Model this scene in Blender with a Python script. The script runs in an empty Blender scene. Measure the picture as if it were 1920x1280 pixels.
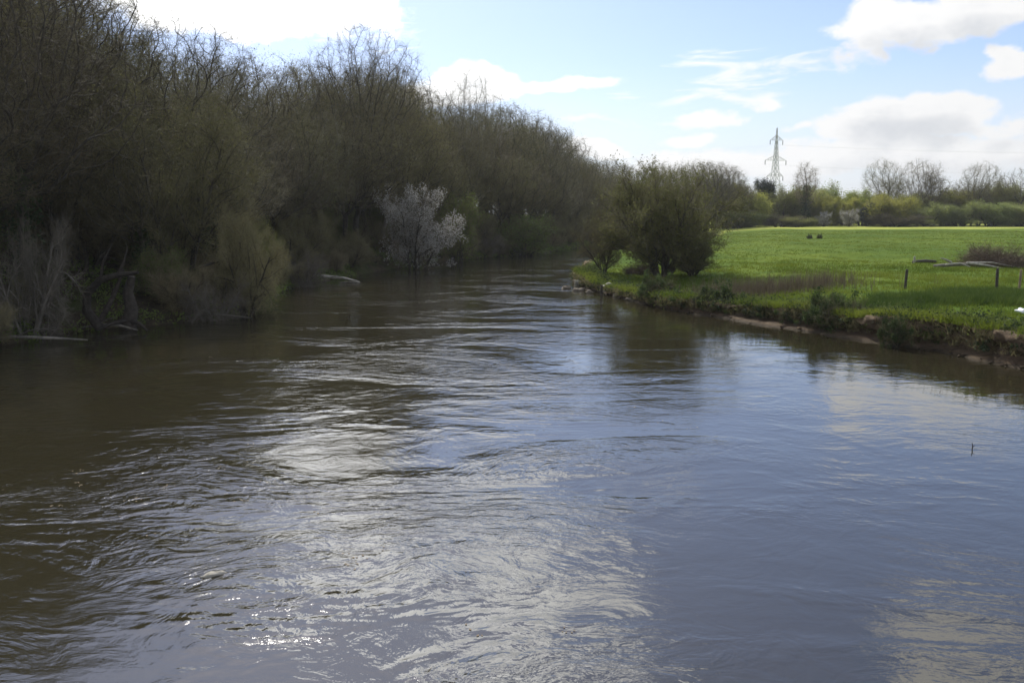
import bpy, math, random
import numpy as np
from mathutils import Vector, Matrix

# ------------------------------------------------------------------ scene, camera, light
S = bpy.context.scene
col = S.collection
R = math.radians
rng = np.random.default_rng(7)
random.seed(7)

CAM_H = 6.0
PITCH = R(8.53)
FOC = 1600.0                       # focal length in pixels of the 1920 px wide photograph
cam = bpy.data.cameras.new('camera')
cam.lens = 30.0
cam.sensor_width = 36.0
cam.clip_start = 0.1
cam.clip_end = 9000
cam_o = bpy.data.objects.new('camera', cam)
cam_o.location = (0, 0, CAM_H)
cam_o.rotation_euler = (R(90) - PITCH, 0, 0)
col.objects.link(cam_o)
S.camera = cam_o


def ray(px, py):
    """direction (x right, y forward, z up) through a pixel of the photograph"""
    u, v = (px - 960) / FOC, (640 - py) / FOC
    c, s = math.cos(PITCH), math.sin(PITCH)
    d = Vector((u, c + v * s, v * c - s))
    return d.normalized()


def at(px, py, z=0.0):
    d = ray(px, py)
    t = (z - CAM_H) / d.z
    return Vector((d.x * t, d.y * t, z))


def at_y(px, Y):
    d = ray(px, 400)
    return d.x / d.y * Y


def z_at(py, Y):
    d = ray(960, py)
    return CAM_H + d.z / d.y * Y


SUN_AZ, SUN_EL = R(-17), R(43)      # azimuth measured from +Y towards +X
sun_dir = Vector((math.sin(SUN_AZ) * math.cos(SUN_EL), math.cos(SUN_AZ) * math.cos(SUN_EL), math.sin(SUN_EL)))
sun = bpy.data.lights.new('sun', 'SUN')
sun.energy = 4.0
sun.angle = R(0.6)
sun.color = (1.0, 0.95, 0.86)
sun_o = bpy.data.objects.new('sun', sun)
sun_o.rotation_euler = sun_dir.to_track_quat('Z', 'Y').to_euler()
sun_o.location = (0, 0, 60)
col.objects.link(sun_o)

S.view_settings.view_transform = 'Standard'
S.view_settings.look = 'None'
S.view_settings.exposure = 0.25
S.view_settings.gamma = 1.0
S.view_settings.use_curve_mapping = False
S.render.engine = 'CYCLES'
S.cycles.pixel_filter_type = 'BLACKMAN_HARRIS'
S.cycles.filter_width = 1.6
S.cycles.use_denoising = True
S.cycles.denoising_prefilter = 'ACCURATE'
S.cycles.max_bounces = 5
S.cycles.diffuse_bounces = 2
S.cycles.glossy_bounces = 3
S.cycles.sample_clamp_indirect = 4.0
S.cycles.sample_clamp_direct = 6.0


# ------------------------------------------------------------------ node helpers
class N:
    def __init__(self, nt):
        self.nt = nt

    def new(self, t, **kw):
        n = self.nt.nodes.new(t)
        for k, v in kw.items():
            setattr(n, k, v)
        return n

    def put(self, sock, v):
        if hasattr(v, 'links') or hasattr(v, 'is_output'):
            self.nt.links.new(v, sock)
        else:
            sock.default_value = v

    def m(self, op, a, b=None, c=None, clamp=False):
        n = self.new('ShaderNodeMath', operation=op, use_clamp=clamp)
        self.put(n.inputs[0], a)
        if b is not None:
            self.put(n.inputs[1], b)
        if c is not None:
            self.put(n.inputs[2], c)
        return n.outputs[0]

    def step(self, x, lo, hi, a=0.0, b=1.0):
        n = self.new('ShaderNodeMapRange', interpolation_type='SMOOTHSTEP')
        self.put(n.inputs['Value'], x)
        for k, v in (('From Min', lo), ('From Max', hi), ('To Min', a), ('To Max', b)):
            self.put(n.inputs[k], v)
        return n.outputs[0]

    def noise(self, vec, scale, detail=4.0, rough=0.55, dist=0.0, out='Fac'):
        n = self.new('ShaderNodeTexNoise')
        if vec is not None:
            self.nt.links.new(vec, n.inputs['Vector'])
        n.inputs['Scale'].default_value = scale
        n.inputs['Detail'].default_value = detail
        n.inputs['Roughness'].default_value = rough
        n.inputs['Distortion'].default_value = dist
        return n.outputs[out]

    def mix(self, fac, a, b):
        n = self.new('ShaderNodeMix', data_type='RGBA')
        self.put(n.inputs[0], fac)
        self.put(n.inputs[6], a)
        self.put(n.inputs[7], b)
        return n.outputs[2]

    def mapping(self, vec, scale=(1, 1, 1), rot=(0, 0, 0), loc=(0, 0, 0)):
        n = self.new('ShaderNodeMapping')
        self.nt.links.new(vec, n.inputs[0])
        n.inputs['Location'].default_value = loc
        n.inputs['Rotation'].default_value = rot
        n.inputs['Scale'].default_value = scale
        return n.outputs[0]

    def combine(self, x, y, z):
        n = self.new('ShaderNodeCombineXYZ')
        for i, v in enumerate((x, y, z)):
            self.put(n.inputs[i], v)
        return n.outputs[0]


# ------------------------------------------------------------------ world: Nishita sky with broken cloud
def build_world():
    w = bpy.data.worlds.new('World')
    S.world = w
    w.use_nodes = True
    nt = w.node_tree
    nt.nodes.clear()
    n = N(nt)
    sky = n.new('ShaderNodeTexSky', sky_type='NISHITA')
    sky.sun_disc = False
    sky.sun_elevation = SUN_EL
    sky.sun_rotation = SUN_AZ
    sky.altitude = 50
    sky.air_density = 1.0
    sky.dust_density = 0.7
    sky.ozone_density = 2.2
    STR = 0.115
    tc = n.new('ShaderNodeTexCoord').outputs['Generated']
    sep = n.new('ShaderNodeSeparateXYZ')
    nt.links.new(tc, sep.inputs[0])
    x, y, z = sep.outputs
    az0 = n.m('MULTIPLY', n.m('ARCTAN2', x, y), 180 / math.pi)
    el0 = n.m('MULTIPLY', n.m('ARCSINE', z), 180 / math.pi)
    # ragged edges: the cloud coordinates are warped by turbulence
    wn = n.new('ShaderNodeTexNoise')
    nt.links.new(n.mapping(tc, (1, 1, 1.6)), wn.inputs['Vector'])
    wn.inputs['Scale'].default_value = 9.0
    wn.inputs['Detail'].default_value = 5.0
    ws = n.new('ShaderNodeSeparateXYZ')
    nt.links.new(wn.outputs['Color'], ws.inputs[0])
    az = n.m('ADD', az0, n.m('MULTIPLY_ADD', ws.outputs[0], 7.0, -3.5))
    el = n.m('ADD', el0, n.m('MULTIPLY_ADD', ws.outputs[1], 3.0, -1.5))
    D = 180 / math.pi

    def blob(px, py, rx, ry, s, refl=False, el=el):
        d = ray(px, py)
        dz = -d.z if refl else d.z
        a = math.atan2(d.x, d.y) * D
        e = math.asin(dz) * D
        rx, ry = rx / FOC * D, ry / FOC * D
        qa = n.m('POWER', n.m('DIVIDE', n.m('SUBTRACT', az, a), rx), 2.0)
        qe = n.m('POWER', n.m('DIVIDE', n.m('SUBTRACT', el, e), ry), 2.0)
        q = n.m('SUBTRACT', 1.0, n.m('ADD', qa, qe))
        return n.m('MULTIPLY', n.m('MAXIMUM', q, -1.2), s)

    cumulus = [
        (470, 10, 270, 62, 1.25), (330, -110, 330, 130, 1.3), (560, -60, 200, 70, 1.0),
        (885, 160, 105, 36, 1.1), (800, 175, 60, 30, 0.9), (1040, 158, 130, 15, 0.75),
        (1700, 50, 150, 42, 1.1), (1620, 60, 50, 60, 0.9), (1850, 15, 110, 42, 1.0), (1905, 115, 42, 28, 0.8),
        (1720, 212, 130, 42, 1.15), (1890, 232, 70, 28, 0.8), (1620, 240, 80, 30, 0.8),
        (1760, 285, 260, 40, 0.9), (1520, 300, 130, 42, 0.75),
        (1310, 305, 180, 30, 0.75), (1130, 285, 70, 22, 0.8),
        (1320, 222, 70, 16, 0.55), (1295, 258, 40, 12, 0.5), (1432, 190, 40, 14, 0.5), (1505, 240, 50, 8, 0.5),
    ]
    above = [(850, 1000, 250, 105, 1.1), (680, 1020, 110, 170, 1.2), (1020, 1165, 260, 90, 0.7),
             (1790, 1235, 140, 70, 0.9), (660, 900, 120, 60, 0.8), (1240, 900, 120, 14, 0.5)]
    F = None
    for b in cumulus:
        o = blob(*b)
        F = o if F is None else n.m('MAXIMUM', F, o)
    for b in above:
        F = n.m('MAXIMUM', F, blob(*b, refl=True))
    # the rest of the sky carries the same broken cloud
    gen = n.noise(n.mapping(tc, (1, 1, 2.0), loc=(3.1, 1.7, 0.4)), 3.2, 4.0, 0.5)
    out_az = n.step(n.m('ABSOLUTE', az0), 32.0, 44.0)
    out_el = n.step(el0, 30.0, 38.0)
    outside = n.m('MAXIMUM', out_az, out_el)
    genF = n.m('SUBTRACT', n.m('MULTIPLY', n.m('SUBTRACT', gen, 0.47), 6.0), n.m('MULTIPLY', n.m('SUBTRACT', 1.0, outside), 4.0))
    F = n.m('MAXIMUM', F, genF)
    fine = n.noise(n.mapping(tc, (1, 1, 1.5)), 20.0, 8.0, 0.62)
    Fn = n.m('ADD', F, n.m('MULTIPLY', n.m('SUBTRACT', fine, 0.5), 2.1))
    mask = n.step(Fn, -0.03, 0.55)
    # cirrus streaks
    tilt = n.m('SUBTRACT', el0, n.m('MULTIPLY', az0, 0.05))
    cir_v = n.combine(n.m('MULTIPLY', az0, 0.16), n.m('MULTIPLY', tilt, 0.95), 0.0)
    cir = n.noise(cir_v, 1.0, 7.0, 0.62, 0.9)

    def streak(px, py, rx, ry, s):
        return blob(px, py, rx, ry, s)
    C = n.m('MAXIMUM', n.m('MAXIMUM', streak(1380, 135, 200, 40, 0.75), streak(1310, 180, 170, 17, 1.0)), streak(1170, 225, 110, 10, 0.5))
    C = n.m('MAXIMUM', C, streak(640, 60, 140, 40, 0.6))
    Cm = n.step(n.m('ADD', C, n.m('MULTIPLY', n.m('SUBTRACT', cir, 0.55), 3.6)), 0.05, 0.95, 0.0, 0.85)
    # thin veil towards the horizon
    veil = n.step(el0, 10.0, 0.5, 0.09, 0.8)
    sunny = n.m('POWER', n.m('MAXIMUM', n.m('ADD', n.m('ADD', n.m('MULTIPLY', x, sun_dir.x), n.m('MULTIPLY', y, sun_dir.y)), n.m('MULTIPLY', z, sun_dir.z)), 0.0), 4.0)
    # cloud close to the sun is lit through and far brighter than the rest
    lum = n.m('ADD', n.m('MULTIPLY_ADD', sunny, 0.5, 0.74), n.m('MULTIPLY', n.m('POWER', sunny, 4.0), 5.0))
    # undersides: grey where there is cloud above the point looked at
    el_up = n.m('ADD', el, 1.15)
    U = None
    for b in ((1720, 212, 130, 42, 1.15), (1890, 232, 70, 28, 0.8), (1760, 285, 260, 40, 0.9), (1520, 300, 130, 42, 0.75), (1310, 305, 180, 30, 0.75), (1700, 50, 150, 42, 1.1), (1850, 15, 110, 42, 1.0), (885, 160, 105, 36, 0.8)):
        o = blob(*b, el=el_up)
        U = o if U is None else n.m('MAXIMUM', U, o)
    U = n.m('MAXIMUM', U, blob(900, 1000, 170, 70, 1.3, refl=True))
    U = n.m('ADD', U, n.m('MULTIPLY', n.m('SUBTRACT', fine, 0.5), 1.8))
    thick = n.m('MAXIMUM', n.m('MULTIPLY', n.step(U, 0.2, 1.4), 0.66), n.m('MULTIPLY', n.m('MULTIPLY', n.step(Fn, 0.7, 1.6), 0.6), n.step(n.noise(n.mapping(tc, (1, 1, 2.2), loc=(0.3, 0.2, 0.03)), 14.0, 4.0, 0.5), 0.35, 0.65)))
    ccol = n.mix(thick, (1.0, 1.0, 1.0, 1), (0.60, 0.635, 0.69, 1))
    cv = n.new('ShaderNodeVectorMath', operation='SCALE')
    nt.links.new(ccol, cv.inputs[0])
    n.put(cv.inputs['Scale'], n.m('DIVIDE', lum, STR))
    veilc = n.new('ShaderNodeVectorMath', operation='SCALE')
    veilc.inputs[0].default_value = (0.86, 0.92, 1.0)
    n.put(veilc.inputs['Scale'], n.m('DIVIDE', n.m('MULTIPLY', lum, 0.95), STR))
    tint = n.new('ShaderNodeVectorMath', operation='MULTIPLY')
    nt.links.new(sky.outputs[0], tint.inputs[0])
    tint.inputs[1].default_value = (0.92, 0.93, 1.10)      # the camera's cool white balance
    c0 = n.mix(veil, tint.outputs[0], veilc.outputs[0])
    c1 = n.mix(Cm, c0, cv.outputs[0])
    c2 = n.mix(mask, c1, cv.outputs[0])
    bg = n.new('ShaderNodeBackground')
    nt.links.new(c2, bg.inputs[0])
    bg.inputs[1].default_value = STR
    out = n.new('ShaderNodeOutputWorld')
    nt.links.new(bg.outputs[0], out.inputs[0])


build_world()


# ------------------------------------------------------------------ materials
def material(name):
    mt = bpy.data.materials.new(name)
    mt.use_nodes = True
    nt = mt.node_tree
    b = nt.nodes['Principled BSDF']
    return mt, N(nt), b


def simple(name, c1, c2, scale=3.0, rough=0.85, var=0.25, spec=0.3, hue=0.0, transl=0.0):
    """two-tone noise colour, with a per-object value change so that copies differ"""
    mt, n, b = material(name)
    tc = n.new('ShaderNodeTexCoord').outputs['Object']
    f = n.step(n.noise(tc, scale, 5.0, 0.6), 0.35, 0.65)
    c = n.mix(f, (*c1, 1), (*c2, 1))
    oi = n.new('ShaderNodeObjectInfo')
    h = n.new('ShaderNodeHueSaturation')
    n.put(h.inputs['Color'], c)
    n.put(h.inputs['Value'], n.m('MULTIPLY_ADD', oi.outputs['Random'], var * 2, 1 - var))
    if hue:
        r2 = n.m('FRACT', n.m('MULTIPLY', oi.outputs['Random'], 7.31))
        n.put(h.inputs['Hue'], n.m('MULTIPLY_ADD', r2, hue * 2, 0.5 - hue))
    n.put(b.inputs['Base Color'], h.outputs[0])
    b.inputs['Roughness'].default_value = rough
    b.inputs['Specular IOR Level'].default_value = spec
    if transl:
        tr = n.new('ShaderNodeBsdfTranslucent')
        n.put(tr.inputs[0], h.outputs[0])
        mx = n.new('ShaderNodeMixShader')
        mx.inputs[0].default_value = transl
        n.nt.links.new(b.outputs[0], mx.inputs[1])
        n.nt.links.new(tr.outputs[0], mx.inputs[2])
        o = n.nt.nodes['Material Output']
        n.nt.links.new(mx.outputs[0], o.inputs[0])
    return mt


M = {}
M['bark'] = simple('bark', (0.030, 0.026, 0.020), (0.062, 0.055, 0.042), 4.0)
M['bark_pale'] = simple('pale_bark', (0.10, 0.092, 0.075), (0.19, 0.17, 0.14), 3.0)
M['twig'] = simple('bare_twigs', (0.130, 0.114, 0.060), (0.190, 0.165, 0.090), 0.5, hue=0.02, var=0.36)
M['pale_twig'] = simple('pale_dead_twigs', (0.12, 0.108, 0.08), (0.17, 0.15, 0.115), 0.5)
M['twig_olive'] = simple('olive_twigs', (0.15, 0.135, 0.07), (0.20, 0.175, 0.09), 0.5, hue=0.012)
M['bud'] = simple('olive_buds', (0.15, 0.15, 0.055), (0.20, 0.19, 0.07), 0.8, hue=0.015, transl=0.35)
M['leaf'] = simple('spring_leaves', (0.10, 0.14, 0.03), (0.16, 0.20, 0.05), 0.8, hue=0.02, transl=0.4)
M['leaf_yellow'] = simple('yellow_green_leaves', (0.24, 0.27, 0.05), (0.33, 0.34, 0.08), 0.6, hue=0.02, transl=0.6)
M['leaf_sallow'] = simple('sallow_leaves', (0.115, 0.125, 0.042), (0.165, 0.168, 0.060), 0.8, hue=0.012, transl=0.4)
M['leaf_bank'] = simple('bramble_leaves', (0.030, 0.055, 0.018), (0.085, 0.12, 0.03), 2.2, transl=0.3)
M['leaf_spring'] = simple('fresh_green_leaves', (0.17, 0.20, 0.055), (0.25, 0.27, 0.09), 0.6, hue=0.02, transl=0.6)
M['leaf_dark'] = simple('dark_leaves', (0.022, 0.040, 0.016), (0.05, 0.075, 0.025), 1.0, transl=0.2)
M['needle'] = simple('conifer_needles', (0.014, 0.026, 0.014), (0.03, 0.045, 0.02), 1.0)
M['blossom'] = simple('white_blossom', (0.50, 0.49, 0.45), (0.64, 0.62, 0.57), 2.0, var=0.05, transl=0.38)
M['straw'] = simple('dead_stalks', (0.17, 0.13, 0.085), (0.27, 0.215, 0.14), 1.5)
M['bramble'] = simple('brown_bramble', (0.085, 0.062, 0.042), (0.14, 0.10, 0.07), 1.5)
M['wood_pale'] = simple('weathered_wood', (0.30, 0.28, 0.23), (0.45, 0.42, 0.36), 6.0)
M['wood_dark'] = simple('wet_dark_wood', (0.03, 0.026, 0.02), (0.06, 0.05, 0.04), 6.0)
M['stone'] = simple('pale_stone', (0.30, 0.28, 0.23), (0.42, 0.40, 0.34), 5.0)
M['stone_brown'] = simple('brown_stone', (0.12, 0.10, 0.075), (0.2, 0.17, 0.13), 5.0)
M['steel'] = simple('galvanised_steel', (0.5, 0.52, 0.54), (0.6, 0.62, 0.64), 0.2, rough=0.6)
M['plastic'] = simple('white_plastic', (0.72, 0.74, 0.76), (0.8, 0.8, 0.8), 4.0, rough=0.45)
M['grass'] = simple('grass_blades', (0.100, 0.148, 0.012), (0.185, 0.220, 0.026), 0.12, transl=0.35)
M['grass_dark'] = simple('lush_dark_grass', (0.045, 0.080, 0.012), (0.085, 0.125, 0.020), 0.6, transl=0.3)
M['grass_pale'] = simple('dry_grass', (0.18, 0.16, 0.07), (0.26, 0.23, 0.11), 0.8, transl=0.3)


def mat_meadow():
    mt, n, b = material('meadow_grass')
    geo = n.new('ShaderNodeNewGeometry')
    pos = geo.outputs['Position']
    sep = n.new('ShaderNodeSeparateXYZ')
    n.nt.links.new(pos, sep.inputs[0])
    big = n.step(n.noise(n.mapping(pos, (1, 0.7, 1)), 0.05, 4.0, 0.6), 0.35, 0.65)
    mid = n.step(n.noise(n.mapping(pos, (0.6, 1, 1)), 0.45, 5.0, 0.65), 0.36, 0.66)
    fine = n.step(n.noise(pos, 4.0, 5.0, 0.7), 0.3, 0.7)
    g = n.mix(big, (0.070, 0.112, 0.010, 1), (0.125, 0.165, 0.017, 1))
    g = n.mix(n.m('MULTIPLY', mid, 0.8), g, (0.045, 0.085, 0.016, 1))
    g = n.mix(n.m('MULTIPLY', fine, 0.5), g, (0.11, 0.17, 0.03, 1))
    # sunlight between cloud shadows on the far field, painted as paler yellow green
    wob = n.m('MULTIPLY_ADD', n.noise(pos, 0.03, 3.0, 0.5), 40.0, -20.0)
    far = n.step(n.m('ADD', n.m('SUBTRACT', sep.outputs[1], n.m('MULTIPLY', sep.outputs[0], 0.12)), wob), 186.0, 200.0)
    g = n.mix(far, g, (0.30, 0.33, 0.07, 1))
    # bare earth wherever the ground is low or steep
    nrm = n.new('ShaderNodeSeparateXYZ')
    n.nt.links.new(geo.outputs['Normal'], nrm.inputs[0])
    low = n.step(n.m('ADD', sep.outputs[2], n.m('MULTIPLY_ADD', fine, 0.3, -0.15)), 0.42, 0.25)
    steep = n.step(nrm.outputs[2], 0.80, 0.62)
    e = n.mix(fine, (0.10, 0.072, 0.045, 1), (0.20, 0.155, 0.10, 1))
    c = n.mix(n.m('MAXIMUM', low, steep), g, e)
    n.put(b.inputs['Base Color'], c)
    b.inputs['Roughness'].default_value = 0.9
    b.inputs['Specular IOR Level'].default_value = 0.03
    bp = n.new('ShaderNodeBump')
    bp.inputs['Strength'].default_value = 0.7
    bp.inputs['Distance'].default_value = 0.15
    n.put(bp.inputs['Height'], n.noise(pos, 3.0, 6.0, 0.7))
    n.nt.links.new(bp.outputs[0], b.inputs['Normal'])
    return mt


def mat_earth(name, dark, light, red, scale=2.2):
    mt, n, b = material(name)
    geo = n.new('ShaderNodeNewGeometry')
    pos = geo.outputs['Position']
    sep = n.new('ShaderNodeSeparateXYZ')
    n.nt.links.new(pos, sep.inputs[0])
    f = n.step(n.noise(n.mapping(pos, (1, 1, 2.5)), scale, 6.0, 0.7), 0.32, 0.68)
    c = n.mix(f, (*dark, 1), (*light, 1))
    c = n.mix(n.m('MULTIPLY', n.step(n.noise(pos, 0.5, 4.0, 0.6), 0.5, 0.68), 0.6), c, (*red, 1))
    wet = n.step(sep.outputs[2], 0.16, 0.02)
    c = n.mix(n.m('MULTIPLY', wet, 0.7), c, (0.035, 0.028, 0.018, 1))
    n.put(b.inputs['Base Color'], c)
    b.inputs['Roughness'].default_value = 0.88
    b.inputs['Specular IOR Level'].default_value = 0.2
    bp = n.new('ShaderNodeBump')
    bp.inputs['Strength'].default_value = 0.9
    bp.inputs['Distance'].default_value = 0.12
    n.put(bp.inputs['Height'], n.noise(n.mapping(pos, (1, 1, 1.8)), 5.0, 7.0, 0.7))
    n.nt.links.new(bp.outputs[0], b.inputs['Normal'])
    return mt


def mat_floor():
    mt, n, b = material('leaf_litter')
    pos = n.new('ShaderNodeNewGeometry').outputs['Position']
    f = n.step(n.noise(pos, 1.6, 6.0, 0.7), 0.32, 0.68)
    c = n.mix(f, (0.035, 0.028, 0.018, 1), (0.085, 0.068, 0.042, 1))
    g = n.step(n.noise(pos, 0.22, 4.0, 0.6), 0.48, 0.62)
    c = n.mix(n.m('MULTIPLY', g, 0.7), c, (0.05, 0.07, 0.018, 1))
    n.put(b.inputs['Base Color'], c)
    b.inputs['Roughness'].default_value = 0.95
    b.inputs['Specular IOR Level'].default_value = 0.1
    bp = n.new('ShaderNodeBump')
    bp.inputs['Strength'].default_value = 0.8
    bp.inputs['Distance'].default_value = 0.2
    n.put(bp.inputs['Height'], n.noise(pos, 2.5, 6.0, 0.7))
    n.nt.links.new(bp.outputs[0], b.inputs['Normal'])
    return mt


def mat_water():
    mt, n, b = material('river_water')
    pos = n.new('ShaderNodeNewGeometry').outputs['Position']
    b.inputs['Base Color'].default_value = (0.024, 0.021, 0.011, 1)
    b.inputs['Roughness'].default_value = 0.03
    b.inputs['IOR'].default_value = 1.78
    sep = n.new('ShaderNodeSeparateXYZ')
    n.nt.links.new(pos, sep.inputs[0])
    x, y = sep.outputs[0], sep.outputs[1]
    # eddies bend the ripples
    wv = n.new('ShaderNodeTexNoise')
    n.nt.links.new(pos, wv.inputs['Vector'])
    wv.inputs['Scale'].default_value = 0.16
    wv.inputs['Detail'].default_value = 3.0
    vm = n.new('ShaderNodeVectorMath', operation='MULTIPLY_ADD')
    n.nt.links.new(wv.outputs['Color'], vm.inputs[0])
    vm.inputs[1].default_value = (3.6, 3.6, 0.0)
    n.nt.links.new(pos, vm.inputs[2])
    wp = vm.outputs[0]
    # the current runs down the left and middle, the right side under the bank is slack water
    wob = n.m('MULTIPLY_ADD', n.noise(pos, 0.11, 3.0, 0.5), 14.0, -7.0)
    side = n.m('ADD', n.m('SUBTRACT', x, n.m('MULTIPLY', n.m('SUBTRACT', y, 15.0), 0.11)), wob)
    cur = n.step(side, 6.0, -3.0, 0.30, 1.25)
    patch = n.step(n.noise(n.mapping(pos, (0.5, 1.0, 1), rot=(0, 0, R(14))), 0.20, 4.0, 0.6, 0.8), 0.40, 0.66, 0.12, 1.0)
    amt = n.m('MULTIPLY', cur, patch)
    w1 = n.noise(n.mapping(wp, (0.7, 1.0, 1), rot=(0, 0, R(10))), 0.55, 2.0, 0.5, 0.9)
    w2 = n.noise(n.mapping(wp, (0.65, 1.0, 1), rot=(0, 0, R(-16))), 1.9, 3.0, 0.55, 1.2)
    w3 = n.noise(n.mapping(wp, (0.75, 1.0, 1), rot=(0, 0, R(22))), 5.0, 3.0, 0.55, 0.6)
    h = n.m('MULTIPLY', w1, n.m('MULTIPLY_ADD', amt, 0.03, 0.016))
    h = n.m('ADD', h, n.m('MULTIPLY', w2, n.m('MULTIPLY_ADD', amt, 0.040, 0.0035)))
    h = n.m('ADD', h, n.m('MULTIPLY', w3, n.m('MULTIPLY_ADD', amt, 0.015, 0.0016)))
    w4 = n.noise(n.mapping(wp, (0.6, 1.0, 1), rot=(0, 0, R(-8))), 15.0, 2.0, 0.5, 0.4)
    h = n.m('ADD', h, n.m('MULTIPLY', w4, n.m('MULTIPLY_ADD', amt, 0.0030, 0.0002)))
    bp = n.new('ShaderNodeBump')
    bp.inputs['Strength'].default_value = 1.0
    bp.inputs['Distance'].default_value = 1.0
    n.put(bp.inputs['Height'], h)
    n.nt.links.new(bp.outputs[0], b.inputs['Normal'])
    return mt


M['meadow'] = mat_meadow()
M['bank_earth'] = mat_earth('bank_earth', (0.075, 0.052, 0.032), (0.165, 0.118, 0.072), (0.11, 0.066, 0.04))
M['floor'] = mat_floor()
M['water'] = mat_water()


# ------------------------------------------------------------------ mesh helpers
def mesh_np(name, V, F3=None, F4=None, smooth=False):
    """mesh from numpy vertex, triangle and quad arrays"""
    me = bpy.data.meshes.new(name)
    V = np.asarray(V, dtype=np.float32)
    n3 = 0 if F3 is None else len(F3)
    n4 = 0 if F4 is None else len(F4)
    me.vertices.add(len(V))
    me.vertices.foreach_set('co', V.ravel())
    loops = []
    if n3:
        loops.append(np.asarray(F3, dtype=np.int32).ravel())
    if n4:
        loops.append(np.asarray(F4, dtype=np.int32).ravel())
    li = np.concatenate(loops)
    me.loops.add(len(li))
    me.loops.foreach_set('vertex_index', li)
    me.polygons.add(n3 + n4)
    st = np.concatenate([np.arange(n3) * 3, n3 * 3 + np.arange(n4) * 4]).astype(np.int32)
    me.polygons.foreach_set('loop_start', st)
    if smooth:
        me.polygons.foreach_set('use_smooth', np.ones(n3 + n4, dtype=bool))
    me.update(calc_edges=True)
    return me


def obj(name, me, m, parent=None):
    o = bpy.data.objects.new(name, me)
    if m is not None and not me.materials:
        me.materials.append(m)
    col.objects.link(o)
    if parent is not None:
        o.parent = parent
    return o


def tag(o, label=None, cat=None, group=None, kind=None):
    for k, v in (('label', label), ('category', cat), ('group', group), ('kind', kind)):
        if v:
            o[k] = v
    return o


def empty(name, loc, rz=0.0, sc=(1, 1, 1)):
    o = bpy.data.objects.new(name, None)
    o.location = loc
    o.rotation_euler = (0, 0, rz)
    o.scale = sc
    o.empty_display_size = 0.3
    col.objects.link(o)
    return o


# numpy value noise
_perm = np.random.default_rng(3).permutation(512)
_val = np.random.default_rng(4).random(512) * 2 - 1


def vnoise(x, y):
    xi, yi = np.floor(x).astype(int), np.floor(y).astype(int)
    fx, fy = x - xi, y - yi
    fx, fy = fx * fx * (3 - 2 * fx), fy * fy * (3 - 2 * fy)

    def g(a, b):
        return _val[(_perm[(a % 512)] + b) % 512]
    return (g(xi, yi) * (1 - fx) + g(xi + 1, yi) * fx) * (1 - fy) + (g(xi, yi + 1) * (1 - fx) + g(xi + 1, yi + 1) * fx) * fy


def fbm(x, y, o=4):
    s, a = 0, 0.5
    for i in range(o):
        s = s + a * vnoise(x * 2 ** i + 17.3 * i, y * 2 ** i - 9.1 * i)
        a *= 0.5
    return s


def sstep(a, b, x):
    t = np.clip((x - a) / (b - a), 0, 1)
    return t * t * (3 - 2 * t)


# ------------------------------------------------------------------ the river's two banks (waterline polylines)
def line(pts, start, end):
    return np.array(start + [tuple(at(*p)[:2]) for p in pts] + end, dtype=float)


def resample(P, step, smooth=2):
    for _ in range(smooth):                    # Chaikin corner cutting
        Q = [P[0]]
        for a, b in zip(P[:-1], P[1:]):
            Q += [a * .75 + b * .25, a * .25 + b * .75]
        Q.append(P[-1])
        P = np.array(Q)
    d = np.r_[0, np.cumsum(np.linalg.norm(np.diff(P, axis=0), axis=1))]
    s = np.arange(0, d[-1], step)
    return np.c_[np.interp(s, d, P[:, 0]), np.interp(s, d, P[:, 1])]


LEFT = line([(0, 655), (100, 634), (200, 618), (300, 612), (400, 600), (470, 580), (520, 560), (560, 538), (640, 524), (700, 512),
             (800, 496), (900, 485), (1000, 477), (1055, 471)],
            [(-34., -60.), (-31., 0.), (-27., 22.)], [(13., 152.), (24., 178.), (36., 210.), (44., 250.), (47., 300.)])
RIGHT = line([(1920, 697), (1800, 670), (1700, 652), (1600, 638), (1500, 622), (1400, 604), (1300, 590), (1230, 577), (1180, 564),
              (1128, 550), (1092, 541), (1076, 526), (1084, 512), (1092, 500), (1096, 490)],
             [(40., -60.), (32., -10.), (25., 18.)], [(12.5, 112.), (24., 140.), (37., 165.), (48., 195.), (53., 240.), (54., 300.)])
LEFT_S = resample(LEFT, 1.0)
RIGHT_S = resample(RIGHT, 1.0)


def dist_to(P, pts):
    """unsigned distance, sign (+ on the left hand of the polyline's direction)"""
    best = np.full(len(pts), 1e9)
    sign = np.zeros(len(pts))
    for a, b in zip(P[:-1], P[1:]):
        ab = b - a
        L2 = ab @ ab
        t = np.clip(((pts - a) @ ab) / L2, 0, 1)
        q = a + t[:, None] * ab
        dx = pts - q
        d = np.hypot(dx[:, 0], dx[:, 1])
        cr = ab[0] * (pts[:, 1] - a[1]) - ab[1] * (pts[:, 0] - a[0])
        upd = d < best - 1e-9
        sign[upd] = np.sign(cr[upd])
        best[upd] = d[upd]
    return best, sign


def inside_poly(poly, pts):
    x, y = pts[:, 0], pts[:, 1]
    ins = np.zeros(len(pts), bool)
    n = len(poly)
    for i in range(n):
        x1, y1 = poly[i]
        x2, y2 = poly[(i + 1) % n]
        if y1 == y2:
            continue
        c = ((y1 > y) != (y2 > y)) & (x < (x2 - x1) * (y - y1) / (y2 - y1) + x1)
        ins ^= c
    return ins


LCOARSE = resample(LEFT, 3.0)
RCOARSE = resample(RIGHT, 1.6)
RIVER_POLY = np.vstack([RCOARSE, LCOARSE[::-1]])


def lip_height(x, y):
    """height of the eroded right bank: tall by the bridge, low at the point"""
    d = np.hypot(x, y)
    return 1.25 - 0.75 * sstep(36, 62, d) + 0.35 * sstep(66, 74, y)


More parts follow.
